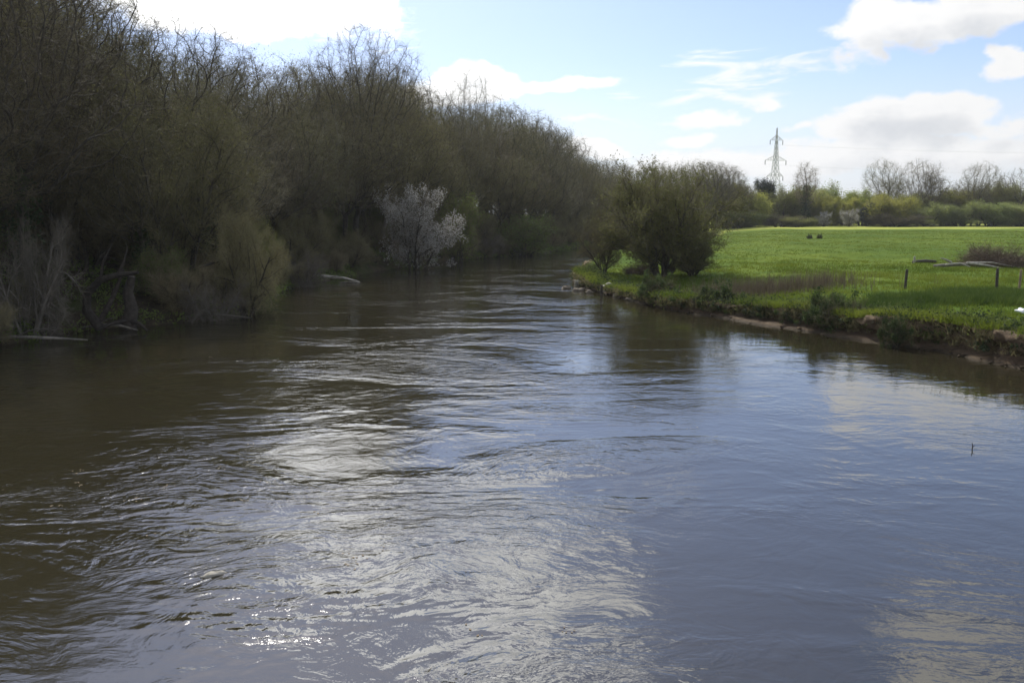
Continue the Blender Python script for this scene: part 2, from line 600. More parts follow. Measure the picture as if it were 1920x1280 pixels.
def height(pts):
    """terrain height; also which side of the river a point is on (True = wood)"""
    dl, _ = dist_to(LCOARSE, pts)
    dr, _ = dist_to(RCOARSE, pts)
    ins = inside_poly(RIVER_POLY, pts)
    x, y = pts[:, 0], pts[:, 1]
    left = dl < dr
    d = np.where(left, dl, dr)
    n1 = fbm(x * 0.08, y * 0.08, 4)
    n2 = fbm(x * 0.6, y * 0.6, 3)
    bed = -0.3 - 1.4 * sstep(0, 4, d)
    bed = np.where(left, bed, bed)
    hill_amt = 1 - 0.72 * sstep(100, 180, y)
    hill = 11.0 * (1 - np.exp(-np.maximum(d - 3, 0) / 42.0)) * hill_amt
    hl = -0.25 + 1.0 * sstep(0.0, 2.2, d + n2 * 0.5) + hill + n1 * 1.2 * sstep(2, 10, d) + n2 * 0.15
    lip = lip_height(x, y)
    hr = -0.35 + (lip + 0.25) * sstep(0.6, 2.2, d) + (1.35 - lip) * sstep(2, 16, d) + n1 * 0.22 * sstep(3, 12, d) + n2 * 0.05
    hr = hr + 0.55 * sstep(86, 93, y - 0.06 * x + n1 * 6) + 0.5 * sstep(110, 210, y)
    h = np.where(ins, bed, np.where(left, hl, hr))
    return h, left


def ground_z(x, y):
    h, _ = height(np.array([[x, y]], dtype=float))
    return float(h[0])


def graded(lo, hi, step, far_lo, far_hi, g=1.18):
    v = list(np.arange(lo, hi, step))
    s, a = step, v[-1]
    while a < far_hi:
        s *= g
        a += s
        v.append(a)
    s, a = step, lo
    pre = []
    while a > far_lo:
        s *= g
        a -= s
        pre.append(a)
    return np.array(pre[::-1] + v)


def build_ground():
    gx = graded(-70, 75, 0.5, -4000, 4000)
    gy = graded(14, 190, 0.5, -80, 5200)
    X, Y = np.meshgrid(gx, gy)
    pts = np.c_[X.ravel(), Y.ravel()]
    h, left = height(pts)
    V = np.c_[pts, h]
    nx, ny = len(gx), len(gy)
    i, j = np.meshgrid(np.arange(nx - 1), np.arange(ny - 1))
    a = (j * nx + i).ravel()
    Q = np.c_[a, a + 1, a + 1 + nx, a + nx]
    lf = left[Q].sum(axis=1) >= 2
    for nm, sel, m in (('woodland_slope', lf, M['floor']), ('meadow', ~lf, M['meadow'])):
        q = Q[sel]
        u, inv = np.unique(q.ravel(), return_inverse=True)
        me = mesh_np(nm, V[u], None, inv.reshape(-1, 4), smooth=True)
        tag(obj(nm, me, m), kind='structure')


build_ground()

# water: one sheet at z = 0 under the whole reach
wx, wy = np.linspace(-90, 110, 3), np.linspace(-80, 420, 3)
WV = np.array([(a, b, 0.0) for b in wy for a in wx])
WQ = np.array([(j * 3 + i, j * 3 + i + 1, j * 3 + i + 4, j * 3 + i + 3) for j in range(2) for i in range(2)])
tag(obj('river', mesh_np('river', WV, None, WQ), M['water']), kind='structure')


def build_bank():
    """the eroded earth face of the right bank, following the waterline at fine resolution"""
    P = resample(RIGHT, 0.14)
    P = P[(P[:, 1] > 20) & (P[:, 1] < 84)]
    T = np.gradient(P, axis=0)
    for _ in range(12):
        T[1:-1] = (T[:-2] + T[1:-1] + T[2:]) / 3
    T /= np.linalg.norm(T, axis=1)[:, None]
    nrm = np.c_[T[:, 1], -T[:, 0]]              # to the land (the polyline runs away from the bridge, land on its right)
    s = np.arange(len(P)) * 0.14
    P = P + nrm * (0.45 * fbm(s * 0.45, s * 0 + 1.0, 4) + 0.05)[:, None]
    lip = lip_height(P[:, 0], P[:, 1])
    shelf = 0.02 + 0.45 * np.clip(fbm(s * 0.16, s * 0 + 3.0, 3) + 0.35, 0, 1) + 0.8 * np.exp(-((s - np.interp(46, P[:, 1], s)) / 5.0) ** 2)
    lip = np.maximum(lip + 0.25 * fbm(s * 0.35, s * 0 + 8.0, 3), 0.25)
    rows = [(-1.0, -0.75, 0), (-0.4, -0.25, 0), (0.0, 0.02, 0), (0.12, 0.08, 0), (1.0, 0.14, 1), (1.22, 0.22, 1), (1.25, 0.38, 2), (1.2, 0.55, 2), (1.15, 0.7, 2),
            (1.13, 0.82, 2), (1.08, 0.92, 2), (1.12, 1.0, 2), (1.35, 1.03, 2), (1.8, 1.02, 2), (2.6, 0.9, 3)]
    V = []
    for k, (d, z, md) in enumerate(rows):
        off = np.full(len(P), d) if md == 0 else shelf + (d - 1.0) * 0.9
        zz = np.full(len(P), z) if md <= 1 and z < 0.2 else lip * z
        if 2 <= k:
            nn = fbm(s * 0.9, np.full_like(s, z * 2.2 + k * 0.13), 4)
            off = off + nn * (0.85 if md else 0.3)
            zz = zz + fbm(s * 1.4 + 40, np.full_like(s, k * 0.37), 3) * 0.10
        if md == 3:
            zz = lip * 0.9 - 0.25
        V.append(np.c_[P + nrm * off[:, None], zz])
    V = np.stack(V, axis=1)                     # (along, row, 3)
    n, r = V.shape[:2]
    i, j = np.meshgrid(np.arange(n - 1), np.arange(r - 1), indexing='ij')
    a = (i * r + j).ravel()
    Q = np.c_[a, a + r, a + r + 1, a + 1]
    tag(obj('river_bank', mesh_np('river_bank', V.reshape(-1, 3), None, Q, smooth=True), M['bank_earth']), kind='structure')
    return P, nrm, shelf, lip


BANK = build_bank()


# ------------------------------------------------------------------ tree building
def unit(v):
    return v / (np.linalg.norm(v, axis=-1, keepdims=True) + 1e-9)


class Wood:
    """collects tapered tubes into vertex and face arrays"""
    def __init__(self):
        self.V, self.F, self.n = [], [], 0

    def tube(self, P, rad, sides):
        P = np.asarray(P)
        k = len(P)
        T = unit(np.gradient(P, axis=0))
        ref = np.array([0.31, 0.87, 0.2]) if abs(T[0][2]) > 0.8 else np.array([0, 0, 1.0])
        U = unit(np.cross(T, ref))
        W = np.cross(T, U)
        a = np.linspace(0, 2 * np.pi, sides, endpoint=False)
        ring = P[:, None, :] + (U[:, None, :] * np.cos(a)[None, :, None] + W[:, None, :] * np.sin(a)[None, :, None]) * np.asarray(rad)[:, None, None]
        self.V.append(ring.reshape(-1, 3))
        i, j = np.meshgrid(np.arange(k - 1), np.arange(sides), indexing='ij')
        i, j = i.ravel(), j.ravel()
        j2 = (j + 1) % sides
        self.F.append(np.c_[i * sides + j, i * sides + j2, (i + 1) * sides + j2, (i + 1) * sides + j] + self.n)
        self.n += k * sides

    def mesh(self, name):
        return mesh_np(name, np.vstack(self.V), None, np.vstack(self.F), smooth=True)


def grow(seed, H, r0, levels, stems=1, lean=0.0, spread=0.1, trunk_len=1.0):
    """levels: list of dicts n, len, ang, t0, wander, up, segs, sides per level after the trunk"""
    g = np.random.default_rng(seed)
    wood = Wood()
    tips = []                                    # (point, direction, level) samples along the thin branches
    stack = []
    for k in range(stems):
        a = 2 * np.pi * k / max(stems, 1) + g.uniform(0, 1)
        d = np.array([np.cos(a) * spread, np.sin(a) * spread, 1.0]) + np.array([lean, 0, 0])
        p = np.array([np.cos(a), np.sin(a), 0]) * (0.0 if stems == 1 else 0.25 * g.uniform(0.5, 1.5)) + np.array([0, 0, -0.3])
        stack.append((p, unit(d), H * trunk_len * g.uniform(0.85, 1.05), r0 * g.uniform(0.75, 1.1), 0))
    while stack:
        p, d, L, r, lv = stack.pop()
        c = levels[lv]
        n = c['segs']
        P, D = [p], [d]
        for i in range(n):
            d = unit(d + g.normal(0, c['wander'], 3) + np.array([0, 0, c['up']]))
            p = p + d * L / n
            P.append(p)
            D.append(d)
        P, D = np.array(P), np.array(D)
        t = np.linspace(0, 1, n + 1)
        rad = r * (1 - t * c.get('taper', 0.75))
        if lv == 0:
            rad[0] *= 1.35
        wood.tube(P, rad, c['sides'])
        if lv + 1 < len(levels):
            q = levels[lv + 1]
            m = max(1, int(round(q['n'] * g.uniform(0.8, 1.2))))
            a0 = g.uniform(0, 6.28)
            for k in range(m):
                tt = q['t0'] + (1 - q['t0']) * (k + g.uniform(0.1, 0.9)) / m
                x = tt * n
                i = min(int(x), n - 1)
                b = P[i] * (1 - (x - i)) + P[i + 1] * (x - i)
                dd = D[min(i + 1, n)]
                u = unit(np.cross(dd, np.array([0.2, 0.3, 0.9]) if abs(dd[2]) < 0.9 else np.array([1.0, 0.1, 0])))
                w = np.cross(dd, u)
                az = a0 + k * 2.4 + g.uniform(-0.5, 0.5)
                an = R(q['ang']) * g.uniform(0.7, 1.25) * (1 - 0.25 * tt)
                nd = unit(dd * np.cos(an) + (u * np.cos(az) + w * np.sin(az)) * np.sin(an))
                shape = q.get('shape', 0.5)
                ln = L * q['len'] * g.uniform(0.75, 1.2) * (1 - shape * (tt - q['t0']) / (1 - q['t0'] + 1e-6))
                stack.append((b, nd, ln, max(r * (1 - tt * 0.75) * q.get('rr', 0.55), 0.006), lv + 1))
        if lv >= len(levels) - 2:
            tips.append((P, D, lv))
    return wood, tips, g


def sample_tips(tips, g, N):
    P = np.concatenate([t[0][:-1] for t in tips])
    Q = np.concatenate([t[0][1:] for t in tips])
    D = np.concatenate([t[1][1:] for t in tips])
    L = np.linalg.norm(Q - P, axis=1)
    i = g.choice(len(P), N, p=L / L.sum())
    f = g.random((N, 1))
    return P[i] * (1 - f) + Q[i] * f, D[i]


def ribbons(p, d, ln, w, g, bend=0.25):
    """thin bent tapering strips, three triangles each"""
    N = len(p)
    side = unit(np.cross(d, g.normal(0, 1, (N, 3)))) * w[:, None]
    d2 = unit(d + g.normal(0, bend, (N, 3)))
    mid = p + d * (ln * 0.5)[:, None]
    tip = mid + d2 * (ln * 0.5)[:, None]
    V = np.stack([p - side, p + side, mid - side * 0.7, mid + side * 0.7, tip], axis=1).reshape(-1, 3)
    b = np.arange(N)[:, None] * 5
    F = np.concatenate([b + np.array([[0, 1, 3]]), b + np.array([[0, 3, 2]]), b + np.array([[2, 3, 4]])])
    return V, F, mid, tip, d2


def twigs(tips, g, n1, l1, w1, n2, l2, w2, up=0.25, rnd=0.75):
    p, d = sample_tips(tips, g, n1)
    dd = unit(d * 0.7 + g.normal(0, rnd * 0.6, (n1, 3)) + np.array([0, 0, up]))
    ln = g.uniform(0.55, 1.25, n1) * l1
    V, F, mid, tip, d2 = ribbons(p, dd, ln, np.full(n1, w1), g)
    i = g.integers(0, n1, n2)
    f = g.random((n2, 1))
    q = np.where(f < 0.5, p[i] + (mid[i] - p[i]) * f * 2, mid[i] + (tip[i] - mid[i]) * (f * 2 - 1))
    e = unit(dd[i] * 0.7 + g.normal(0, 0.55, (n2, 3)) + np.array([0, 0, up]))
    V2, F2, _, tip2, _ = ribbons(q, e, g.uniform(0.5, 1.3, n2) * l2, np.full(n2, w2), g)
    return np.vstack([V, V2]), np.vstack([F, F2 + len(V)]), np.vstack([tip, tip2, q])


def leaves(points, g, N, size, jit=0.12, flat=0.0):
    """small pointed leaves (two triangles each) scattered round the given points"""
    i = g.integers(0, len(points), N)
    c = points[i] + g.normal(0, jit, (N, 3))
    a = unit(g.normal(0, 1, (N, 3)))
    b = unit(np.cross(a, g.normal(0, 1, (N, 3)) + np.array([0, 0, flat])))
    s = (size * g.uniform(0.6, 1.3, N))[:, None]
    V = np.stack([c - a * s, c + b * s * 0.5, c + a * s, c - b * s * 0.5], axis=1).reshape(-1, 3)
    k = np.arange(N)[:, None] * 4
    return V, k + np.array([[0, 1, 2, 3]])


TEMPL = {}


def template(key, wood, crown=None, foliage=None, mats=('bark', 'twig', 'leaf'), H=None):
    parts = [('trunk', wood, M[mats[0]])]
    if crown is not None:
        parts.append(('crown', crown, M[mats[1]]))
    if foliage is not None:
        parts.append(('foliage', foliage, M[mats[2]]))
    out, top, wid = [], 0, 0
    for nm, me, m in parts:
        me.materials.append(m)
        co = np.empty(len(me.vertices) * 3, np.float32)
        me.vertices.foreach_get('co', co)
        co = co.reshape(-1, 3)
        top = max(top, float(np.percentile(co[:, 2], 98.5)))
        wid = max(wid, float(np.percentile(np.abs(co[:, :2]), 98)))
        out.append((nm, me, m))
    TEMPL[key] = dict(parts=out, top=top, wid=wid * 2)


def L(n, ln, ang, t0, wander, up, segs, sides, **k):
    return dict(n=n, len=ln, ang=ang, t0=t0, wander=wander, up=up, segs=segs, sides=sides, **k)


def colonise(seed, H, shape, trunk_h, n_attr, r_tip=0.014, expo=2.1, wob=0.25, D=0.33, kill=0.58, reach=4.0):
    """branch skeleton grown towards points filling the crown (space colonisation); shape = list of (cx, cy, cz, rx, ry, rz) lobes"""
    from mathutils.kdtree import KDTree
    g = np.random.default_rng(seed)
    A = []
    for (cx, cy, cz, rx, ry, rz) in shape:
        v = unit(g.normal(0, 1, (n_attr // len(shape), 3)))
        rr = g.random((len(v), 1)) ** 0.38
        A.append(np.array([cx, cy, cz]) + v * rr * np.array([rx, ry, rz]))
    A = np.vstack(A)
    A = A[A[:, 2] > trunk_h * 0.7]
    P = [np.array([0, 0, -0.3])]
    par = [-1]
    d = unit(np.array([g.normal(0, 0.08), g.normal(0, 0.08), 1.0]))
    while P[-1][2] < trunk_h:
        d = unit(d + g.normal(0, 0.05, 3) + np.array([0, 0, 0.08]))
        par.append(len(P) - 1)
        P.append(P[-1] + d * D)
    alive = np.ones(len(A), bool)
    last_n = 0
    grown = {}
    for it in range(110):
        kd = KDTree(len(P))
        for k, p in enumerate(P):
            kd.insert(p, k)
        kd.balance()
        pull = {}
        for a in np.nonzero(alive)[0]:
            _, k, dist = kd.find(A[a])
            if dist < kill:
                alive[a] = False
            elif dist < (reach if it > 8 else reach * 2.5):
                v = A[a] - P[k]
                if k in pull:
                    pull[k] += v / dist
                else:
                    pull[k] = v / dist
        if not pull:
            break
        for k, v in pull.items():
            if grown.get(k, 0) > 3:
                continue
            grown[k] = grown.get(k, 0) + 1
            dd = unit(unit(v) + g.normal(0, wob, 3))
            par.append(k)
            P.append(P[k] + dd * D)
        if len(P) > 7500 or alive.sum() < 12 or len(P) == last_n:
            break
        last_n = len(P)
    P = np.array(P)
    par = np.array(par)
    n = len(P)
    ch = [[] for _ in range(n)]
    for k in range(1, n):
        ch[par[k]].append(k)
    acc = np.zeros(n)
    for k in range(n - 1, -1, -1):
        if not ch[k]:
            acc[k] = r_tip ** expo
        if par[k] >= 0:
            acc[par[k]] += acc[k]
    rad = acc ** (1 / expo)
    wood = Wood()
    tips = []
    stack = [(0, -1)]
    while stack:
        k, p0 = stack.pop()
        ids = [k] if p0 < 0 else [p0, k]
        while ch[k]:
            c = sorted(ch[k], key=lambda q: -rad[q])
            for q in c[1:]:
                stack.append((q, k))
            k = c[0]
            ids.append(k)
        if len(ids) < 2:
            continue
        pp = P[ids]
        if len(pp) > 3:
            pp[1:-1] = (pp[:-2] + 2 * pp[1:-1] + pp[2:]) / 4
        rr = rad[ids].copy()
        if p0 >= 0:
            rr[0] = min(rr[0], rr[1] * 1.15)
        else:
            rr[0] *= 1.5
            rr[1] *= 1.15
        wood.tube(pp, rr, 8 if rr.max() > 0.15 else 5 if rr.max() > 0.05 else 3)
        thin = np.nonzero(rr < 0.055)[0]
        if len(thin) > 1:
            a = max(thin[0] - 1, 0)
            q = pp[a:]
            if len(q) > 1:
                tips.append((q, unit(np.gradient(q, axis=0)), 3))
    return wood, tips, g


CROWNS = {
    'oak': lambda H, g: ([(g.normal(0, 0.5), g.normal(0, 0.5), H * 0.66, H * 0.30, H * 0.30, H * 0.33), (H * 0.15, H * 0.1, H * 0.52, H * 0.22, H * 0.2, H * 0.2), (-H * 0.16, -H * 0.08, H * 0.55, H * 0.2, H * 0.22, H * 0.2)], H * 0.24),
    'ash': lambda H, g: ([(0, 0, H * 0.66, H * 0.19, H * 0.19, H * 0.35), (H * 0.1, 0, H * 0.5, H * 0.16, H * 0.16, H * 0.2), (-H * 0.05, H * 0.1, H * 0.55, H * 0.16, H * 0.15, H * 0.25)], H * 0.26),
    'fan': lambda H, g: ([(0, 0, H * 0.68, H * 0.37, H * 0.37, H * 0.31), (0, 0, H * 0.62, H * 0.34, H * 0.34, H * 0.26)], H * 0.2),
    'slim': lambda H, g: ([(0, 0, H * 0.62, H * 0.12, H * 0.12, H * 0.37)], H * 0.25),
}


def bare_tree(key, seed, H, r0, kind, twig_n=(5200, 12500), mats=('bark', 'twig', 'leaf'), ivy=0, buds=0):
    shape, th = CROWNS[kind](H, np.random.default_rng(seed))
    na = {'oak': 2300, 'ash': 1700, 'fan': 2600, 'slim': 800}[kind]
    wood, tips, g = colonise(seed, H, shape, th, na, r_tip=0.0135, expo=2.1 if kind != 'fan' else 2.25, wob={'oak': 0.42, 'ash': 0.2, 'fan': 0.16, 'slim': 0.25}[kind])
    V, F, T = twigs(tips, g, twig_n[0], 0.95, 0.0065, twig_n[1], 0.55, 0.0045, up=0.08, rnd=1.25)
    crown = mesh_np(key + '_crown', V, F)
    fol = None
    if ivy:
        tr = wood.V[0]
        base = tr[(tr[:, 2] > 0.3) & (tr[:, 2] < H * 0.6)]
        lv_, lf = leaves(base + g.normal(0, 0.15, base.shape), g, ivy, 0.12, 0.3)
        fol = mesh_np(key + '_ivy', lv_, None, lf)
    elif buds:
        lv_, lf = leaves(T, g, buds, 0.055, 0.10)
        fol = mesh_np(key + '_buds', lv_, None, lf)
    template(key, wood.mesh(key + '_trunk'), crown, fol, mats)


def bushy(key, seed, H, stems, spread, twig_n, leaf_n, leaf_s, mats, up=0.06, lean=0.0, droop=0.0, jit=0.12):
    lv = [L(1, 1, 0, 0, 0.10, up, 8, 6, taper=0.8), L(9, 0.50, 46, 0.12, 0.16, up * 0.8 - droop, 6, 4, shape=0.35, rr=0.55),
          L(8, 0.50, 42, 0.12, 0.18, up * 0.6 - droop, 5, 3, rr=0.6)]
    wood, tips, g = grow(seed, H, 0.09 + 0.012 * H, lv, stems=stems, spread=spread, lean=lean, trunk_len=0.86)
    V, F, T = twigs(tips, g, twig_n[0], 0.85, 0.008, twig_n[1], 0.45, 0.006, up=0.2 - droop)
    crown = mesh_np(key + '_crown', V, F)
    fol = None
    if leaf_n:
        if key == 'blackthorn':
            c = T[g.integers(0, len(T), 240)]
            dd = np.min(np.linalg.norm(T[:, None, :] - c[None], axis=2), axis=1)
            T = T[(dd < 0.62) & (T[:, 2] > 0.8)]
        if key == 'bank_bush':
            c = T[g.integers(0, len(T), 46)]
            dd = np.min(np.linalg.norm(T[:, None, :] - c[None], axis=2), axis=1)
            T = T[dd < 0.2]
        if key == 'sallow':
            c = T[g.integers(0, len(T), 150)]
            dd = np.min(np.linalg.norm(T[::2, None, :] - c[None], axis=2), axis=1)
            T = np.vstack([T[::2][dd < 0.8], T[::4]])
        lv_, lf = leaves(T, g, leaf_n, leaf_s, jit)
        fol = mesh_np(key + '_foliage', lv_, None, lf)
    template(key, wood.mesh(key + '_trunk'), crown, fol, mats)


bare_tree('oak_a', 11, 17, 0.38, 'oak')
bare_tree('oak_b', 12, 17, 0.36, 'oak', mats=('bark', 'twig', 'leaf_dark'), ivy=2600)
bare_tree('oak_c', 13, 17, 0.40, 'oak', mats=('bark', 'twig', 'bud'), buds=14000)
bare_tree('oak_d', 19, 17, 0.40, 'oak')
bare_tree('ash_a', 14, 18, 0.30, 'ash', mats=('bark_pale', 'twig', 'leaf'))
bare_tree('ash_b', 15, 18, 0.30, 'ash', mats=('bark', 'twig_olive', 'bud'), buds=7000)
bare_tree('fan_a', 16, 18, 0.42, 'fan', twig_n=(8000, 20000))
bare_tree('slim_a', 17, 16, 0.20, 'slim', twig_n=(3500, 8000))
bare_tree('slim_b', 18, 16, 0.18, 'slim', twig_n=(3500, 8000), mats=('bark', 'twig', 'leaf_dark'), ivy=3000)
bushy('willow_olive', 21, 10, 6, 0.38, (10000, 24000), 16000, 0.055, ('bark', 'twig_olive', 'bud'))
bushy('willow_olive_b', 22, 8, 7, 0.55, (9000, 22000), 12000, 0.055, ('bark', 'twig_olive', 'bud'), up=0.03)
bushy('brush', 23, 5, 9, 0.7, (8000, 20000), 0, 0.05, ('bark', 'twig', 'bud'), up=0.0)
bushy('brush_green', 24, 5, 8, 0.6, (5000, 12000), 16000, 0.07, ('bark', 'twig_olive', 'leaf'), up=0.03)
bushy('sallow', 25, 8.3, 12, 0.40, (9000, 20000), 46000, 0.07, ('bark', 'twig_olive', 'leaf_sallow'), up=0.0, jit=0.11)
bushy('spring_bush', 26, 6, 6, 0.45, (5000, 10000), 40000, 0.09, ('bark', 'twig_olive', 'leaf_yellow'), up=0.05, jit=0.25)
bushy('spring_green', 32, 6, 6, 0.5, (4000, 9000), 34000, 0.09, ('bark', 'twig_olive', 'leaf_spring'), up=0.04, jit=0.22)
bushy('blackthorn', 27, 7, 6, 0.5, (7000, 15000), 42000, 0.055, ('bark', 'twig', 'blossom'), up=0.02, lean=0.15, jit=0.06)
bushy('evergreen', 28, 9, 4, 0.25, (3000, 6000), 42000, 0.14, ('bark', 'twig', 'needle'), up=0.08, jit=0.35)
bushy('bank_bush', 29, 1.6, 9, 0.9, (900, 1500), 11000, 0.065, ('bark', 'twig', 'leaf_bank'), up=0.0, jit=0.10)
bushy('bramble', 30, 1.8, 10, 1.0, (3500, 7000), 1500, 0.05, ('bark', 'bramble', 'bramble'), up=-0.05, droop=0.08)


bushy('dead_shrub', 31, 4, 7, 0.9, (2600, 5000), 0, 0.05, ('bark_pale', 'pale_twig', 'bud'), up=-0.02, droop=0.05)


def plant(name, key, x, y, H=None, W=None, rz=None, label=None, cat='tree', group=None, z=None, sink=0.0):
    t = TEMPL[key]
    sz = (H / t['top']) if H else 1.0
    sx = (W / t['wid']) if W else sz * random.uniform(0.9, 1.1)
    if z is None:
        z = ground_z(x, y)
    if W is None and key[:3] in ('oak', 'ash'):
        sx *= 1.32
    o = empty(name, (x, y, z - 0.05 - sink), random.uniform(0, 6.28) if rz is None else rz, (sx, sx, sz))
    tag(o, label, cat, group)
    for nm, me, m in t['parts']:
        c = bpy.data.objects.new(nm, me)
        col.objects.link(c)
        c.parent = o
    return o


# ------------------------------------------------------------------ the wood on the left bank
SKY = np.array([(-400, -420), (-100, -260), (0, -180), (120, -60), (200, -8), (260, 20), (300, 62), (350, 50), (420, 72), (500, 112), (560, 112), (600, 92), (640, 78),
                (700, 66), (740, 95), (770, 150), (800, 192), (850, 190), (880, 158), (920, 172), (960, 196), (1000, 222), (1040, 252), (1070, 284),
                (1100, 304), (1160, 312), (1260, 312), (1320, 312), (1360, 326), (1400, 352), (1900, 352)], dtype=float)


def sky_height(x, y):
    """height above the ground at which a tree here would just touch the wood's skyline"""
    px = 960 + FOC * x / (y * math.cos(PITCH) + CAM_H * math.sin(PITCH))
    py = np.interp(px, SKY[:, 0], SKY[:, 1])
    return z_at(py, y) - ground_z(x, y), px


BP = resample(LEFT, 0.5)
BT = np.gradient(BP, axis=0)
for _ in range(30):
    BT[1:-1] = (BT[:-2] + BT[1:-1] + BT[2:]) / 3
BT /= np.linalg.norm(BT, axis=1)[:, None]
BN = np.c_[-BT[:, 1], BT[:, 0]]                  # towards the wood
S0 = int(np.argmin(np.abs(BP[:, 1] - 27)))
S1 = int(np.argmin(np.hypot(BP[:, 0] - 38, BP[:, 1] - 215)))


def on_bank(i, d):
    i = int(np.clip(i, 0, len(BP) - 1))
    p = BP[i] + BN[i] * d
    return float(p[0]), float(p[1])


GW = 'bare trees of the wood on the left bank'
GU = 'bushes along the foot of the wood'
rows = [(5.5, 4.6, 0.70), (11.5, 5.0, 0.86), (18.5, 5.6, 0.97), (26.5, 6.2, 1.0), (36, 7.0, 0.98)]
kinds = ['oak_a', 'oak_d', 'oak_b', 'oak_c', 'ash_b', 'oak_c', 'oak_d', 'ash_a', 'oak_c']
for ri, (d, sp, hmax) in enumerate(rows):
    s = S0 + random.uniform(0, 6)
    while s < S1:
        x, y = on_bank(s, d + random.uniform(-1.8, 1.8))
        s += sp / 0.5 * random.uniform(0.75, 1.3) * (1.0 if y < 140 else 1.25)
        hs, px = sky_height(x, y)
        if y > 100 and d > 30 or px < -260:
            continue
        H = hs * hmax * (random.uniform(0.82, 1.0) if ri < 2 else random.uniform(0.84, 1.05))
        H = min(max(H, 8), 23)
        if H > hs * 1.02:
            H = hs
        if 560 < px < 800 and 60 < y < 120 and ri >= 2:
            H = min(H, hs * 0.80)                # room for the tall round-headed tree
        if 835 < px < 925 and ri >= 2:
            H = min(H, hs * 0.88)
        k = kinds[int(random.random() * len(kinds))]
        zone = ('at the left edge of the photo' if px < 250 else 'behind the tall olive willow' if px < 560 else 'above the white blossom' if px < 850 else 'at the far end of the wood')
        lvl = ('close by the water' if d < 8 else 'half up the slope' if d < 22 else 'up on the skyline')
        what = {'oak': 'crooked bare tree', 'ash': 'upright bare tree', 'sli': 'slim ivy clad tree'}[k[:3]]
        if k == 'oak_b':
            what = 'spreading ivy clad tree'
        if k in ('oak_c', 'ash_b'):
            what = what.replace('bare', 'olive budding')
        lab = what + ' ' + lvl + ' ' + zone
        plant('bare_tree', k, x, y, H, label=lab, group=GW + ': ' + lab)

# the trees that stand out
def special(name, key, px, Y, top, W, label, rz=None, cat='tree', base=None):
    x = at_y(px, Y)
    z = ground_z(x, Y) if base is None else base
    H = z_at(top, Y) - z
    return plant(name, key, x, Y, H, W, rz=rz, label=label, cat=cat, z=z)


special('bare_tree', 'fan_a', 690, 104, 66, 13.5, 'tall bare tree with a round fan of thin branches, highest on the skyline')
special('bare_tree', 'ash_a', 886, 122, 152, 9, 'bare tree whose thin pointed top rises over the skyline before a small white cloud')
special('bare_tree', 'oak_a', 330, 62, 45, 12, 'bare oak with crooked open limbs against the bright cloud at the upper left')
special('bare_tree', 'oak_b', 30, 44, -120, 11, 'dark tree with a thick ivy covered trunk at the left edge of the photo')
special('bare_tree', 'oak_a', 1035, 146, 250, 11, 'last bare tree at the right end of the wood, leaning over the slope')
special('willow_tree', 'willow_olive', 330, 52, 165, 9.5, 'tall dome shaped willow with an olive haze of buds in front of the bare oaks')
special('willow_bush', 'willow_olive_b', 455, 50.5, 392, 5.6, 'rounded olive willow bush hanging over the water left of the fallen branch', cat='bush')
special('blossom_tree', 'blackthorn', 775, 93, 362, 8.0, 'small tree in white blossom leaning towards the water under the dark wood', rz=0.0)
special('green_bush', 'brush_green', 985, 124, 408, 8.0, 'low bright green bush at the water at the far end of the wood', cat='bush')
special('green_bush', 'brush_green', 858, 108, 372, 5.5, 'green leafed bush between the white blossom and the far green bush', cat='bush')

# understorey: brushwood and olive bushes along the bank and up the slope
for d, sp, hh in ((1.6, 3.8, (1.3, 2.8)), (4.0, 5.4, (2.5, 5.5)), (9.0, 6.0, (3.0, 6.0)), (15.0, 7.0, (3.5, 6.5)), (22, 8, (4, 7)), (30, 9, (4, 7))):
    s = S0 + random.uniform(0, 5)
    while s < S1:
        x, y = on_bank(s, d + random.uniform(-0.7, 0.7))
        s += sp / 0.5 * random.uniform(0.7, 1.3) * (1.0 if y < 120 else 1.5)
        _, px = sky_height(x, y)
        if px < -200 or (y > 150 and d > 12) or (70 < px < 290 and d < 5):
            continue
        k = random.choice(['brush', 'brush', 'willow_olive_b', 'brush_green', 'willow_olive'] if d > 2 else ['brush', 'brush', 'willow_olive_b'])
        lab = {'brush': 'leafless brown bush in the wood', 'willow_olive_b': 'olive budding bush in the wood',
               'brush_green': 'bush in green leaf in the wood', 'willow_olive': 'tall olive willow bush in the wood'}[k]
        zone = (' near the left edge' if px < 250 else ' around the tall willow' if px < 560 else ' around the white blossom' if px < 850 else ' at its far right end')
        lab = lab + (', by the water' if d < 5 else ', up the slope') + zone
        H = random.uniform(*hh)
        nm = {'brush': 'brushwood_bush', 'willow_olive_b': 'willow_bush', 'brush_green': 'green_bush', 'willow_olive': 'willow_bush'}[k]
        if 690 < px < 850 and d < 3:
            H *= 0.35
        plant(nm, k, x, y, H, label=lab, cat='bush', group=GU + ': ' + lab)


for px, Y, top, W, lab in ((35, 41, 415, 5.0, 'greyish dead shrub with level branches at the left edge by the water'), 
                           (385, 48, 520, 4.0, 'low greyish dead shrub under the rounded willow bush'),
                           (560, 70, 470, 4.5, 'greyish dead shrub behind the arching fallen branch'), (905, 118, 440, 6.0, 'greyish dead shrub right of the white blossom tree')):
    special('dead_shrub', 'dead_shrub', px, Y, top, W, lab, cat='bush')


# ------------------------------------------------------------------ right bank: the sallow on the point and its neighbours
special('sallow_tree', 'sallow', 1245, 71.5, 322, 10.2, 'big rounded olive green sallow on the grassy point of the right bank')
special('sallow_bush', 'willow_olive_b', 1135, 76, 402, 4.6, 'thin brownish sallow bush leaning over the water left of the big sallow', cat='bush')
special('sallow_bush', 'sallow', 1302, 70.5, 445, 4.2, 'low spreading bush under the right side of the big sallow', cat='bush')


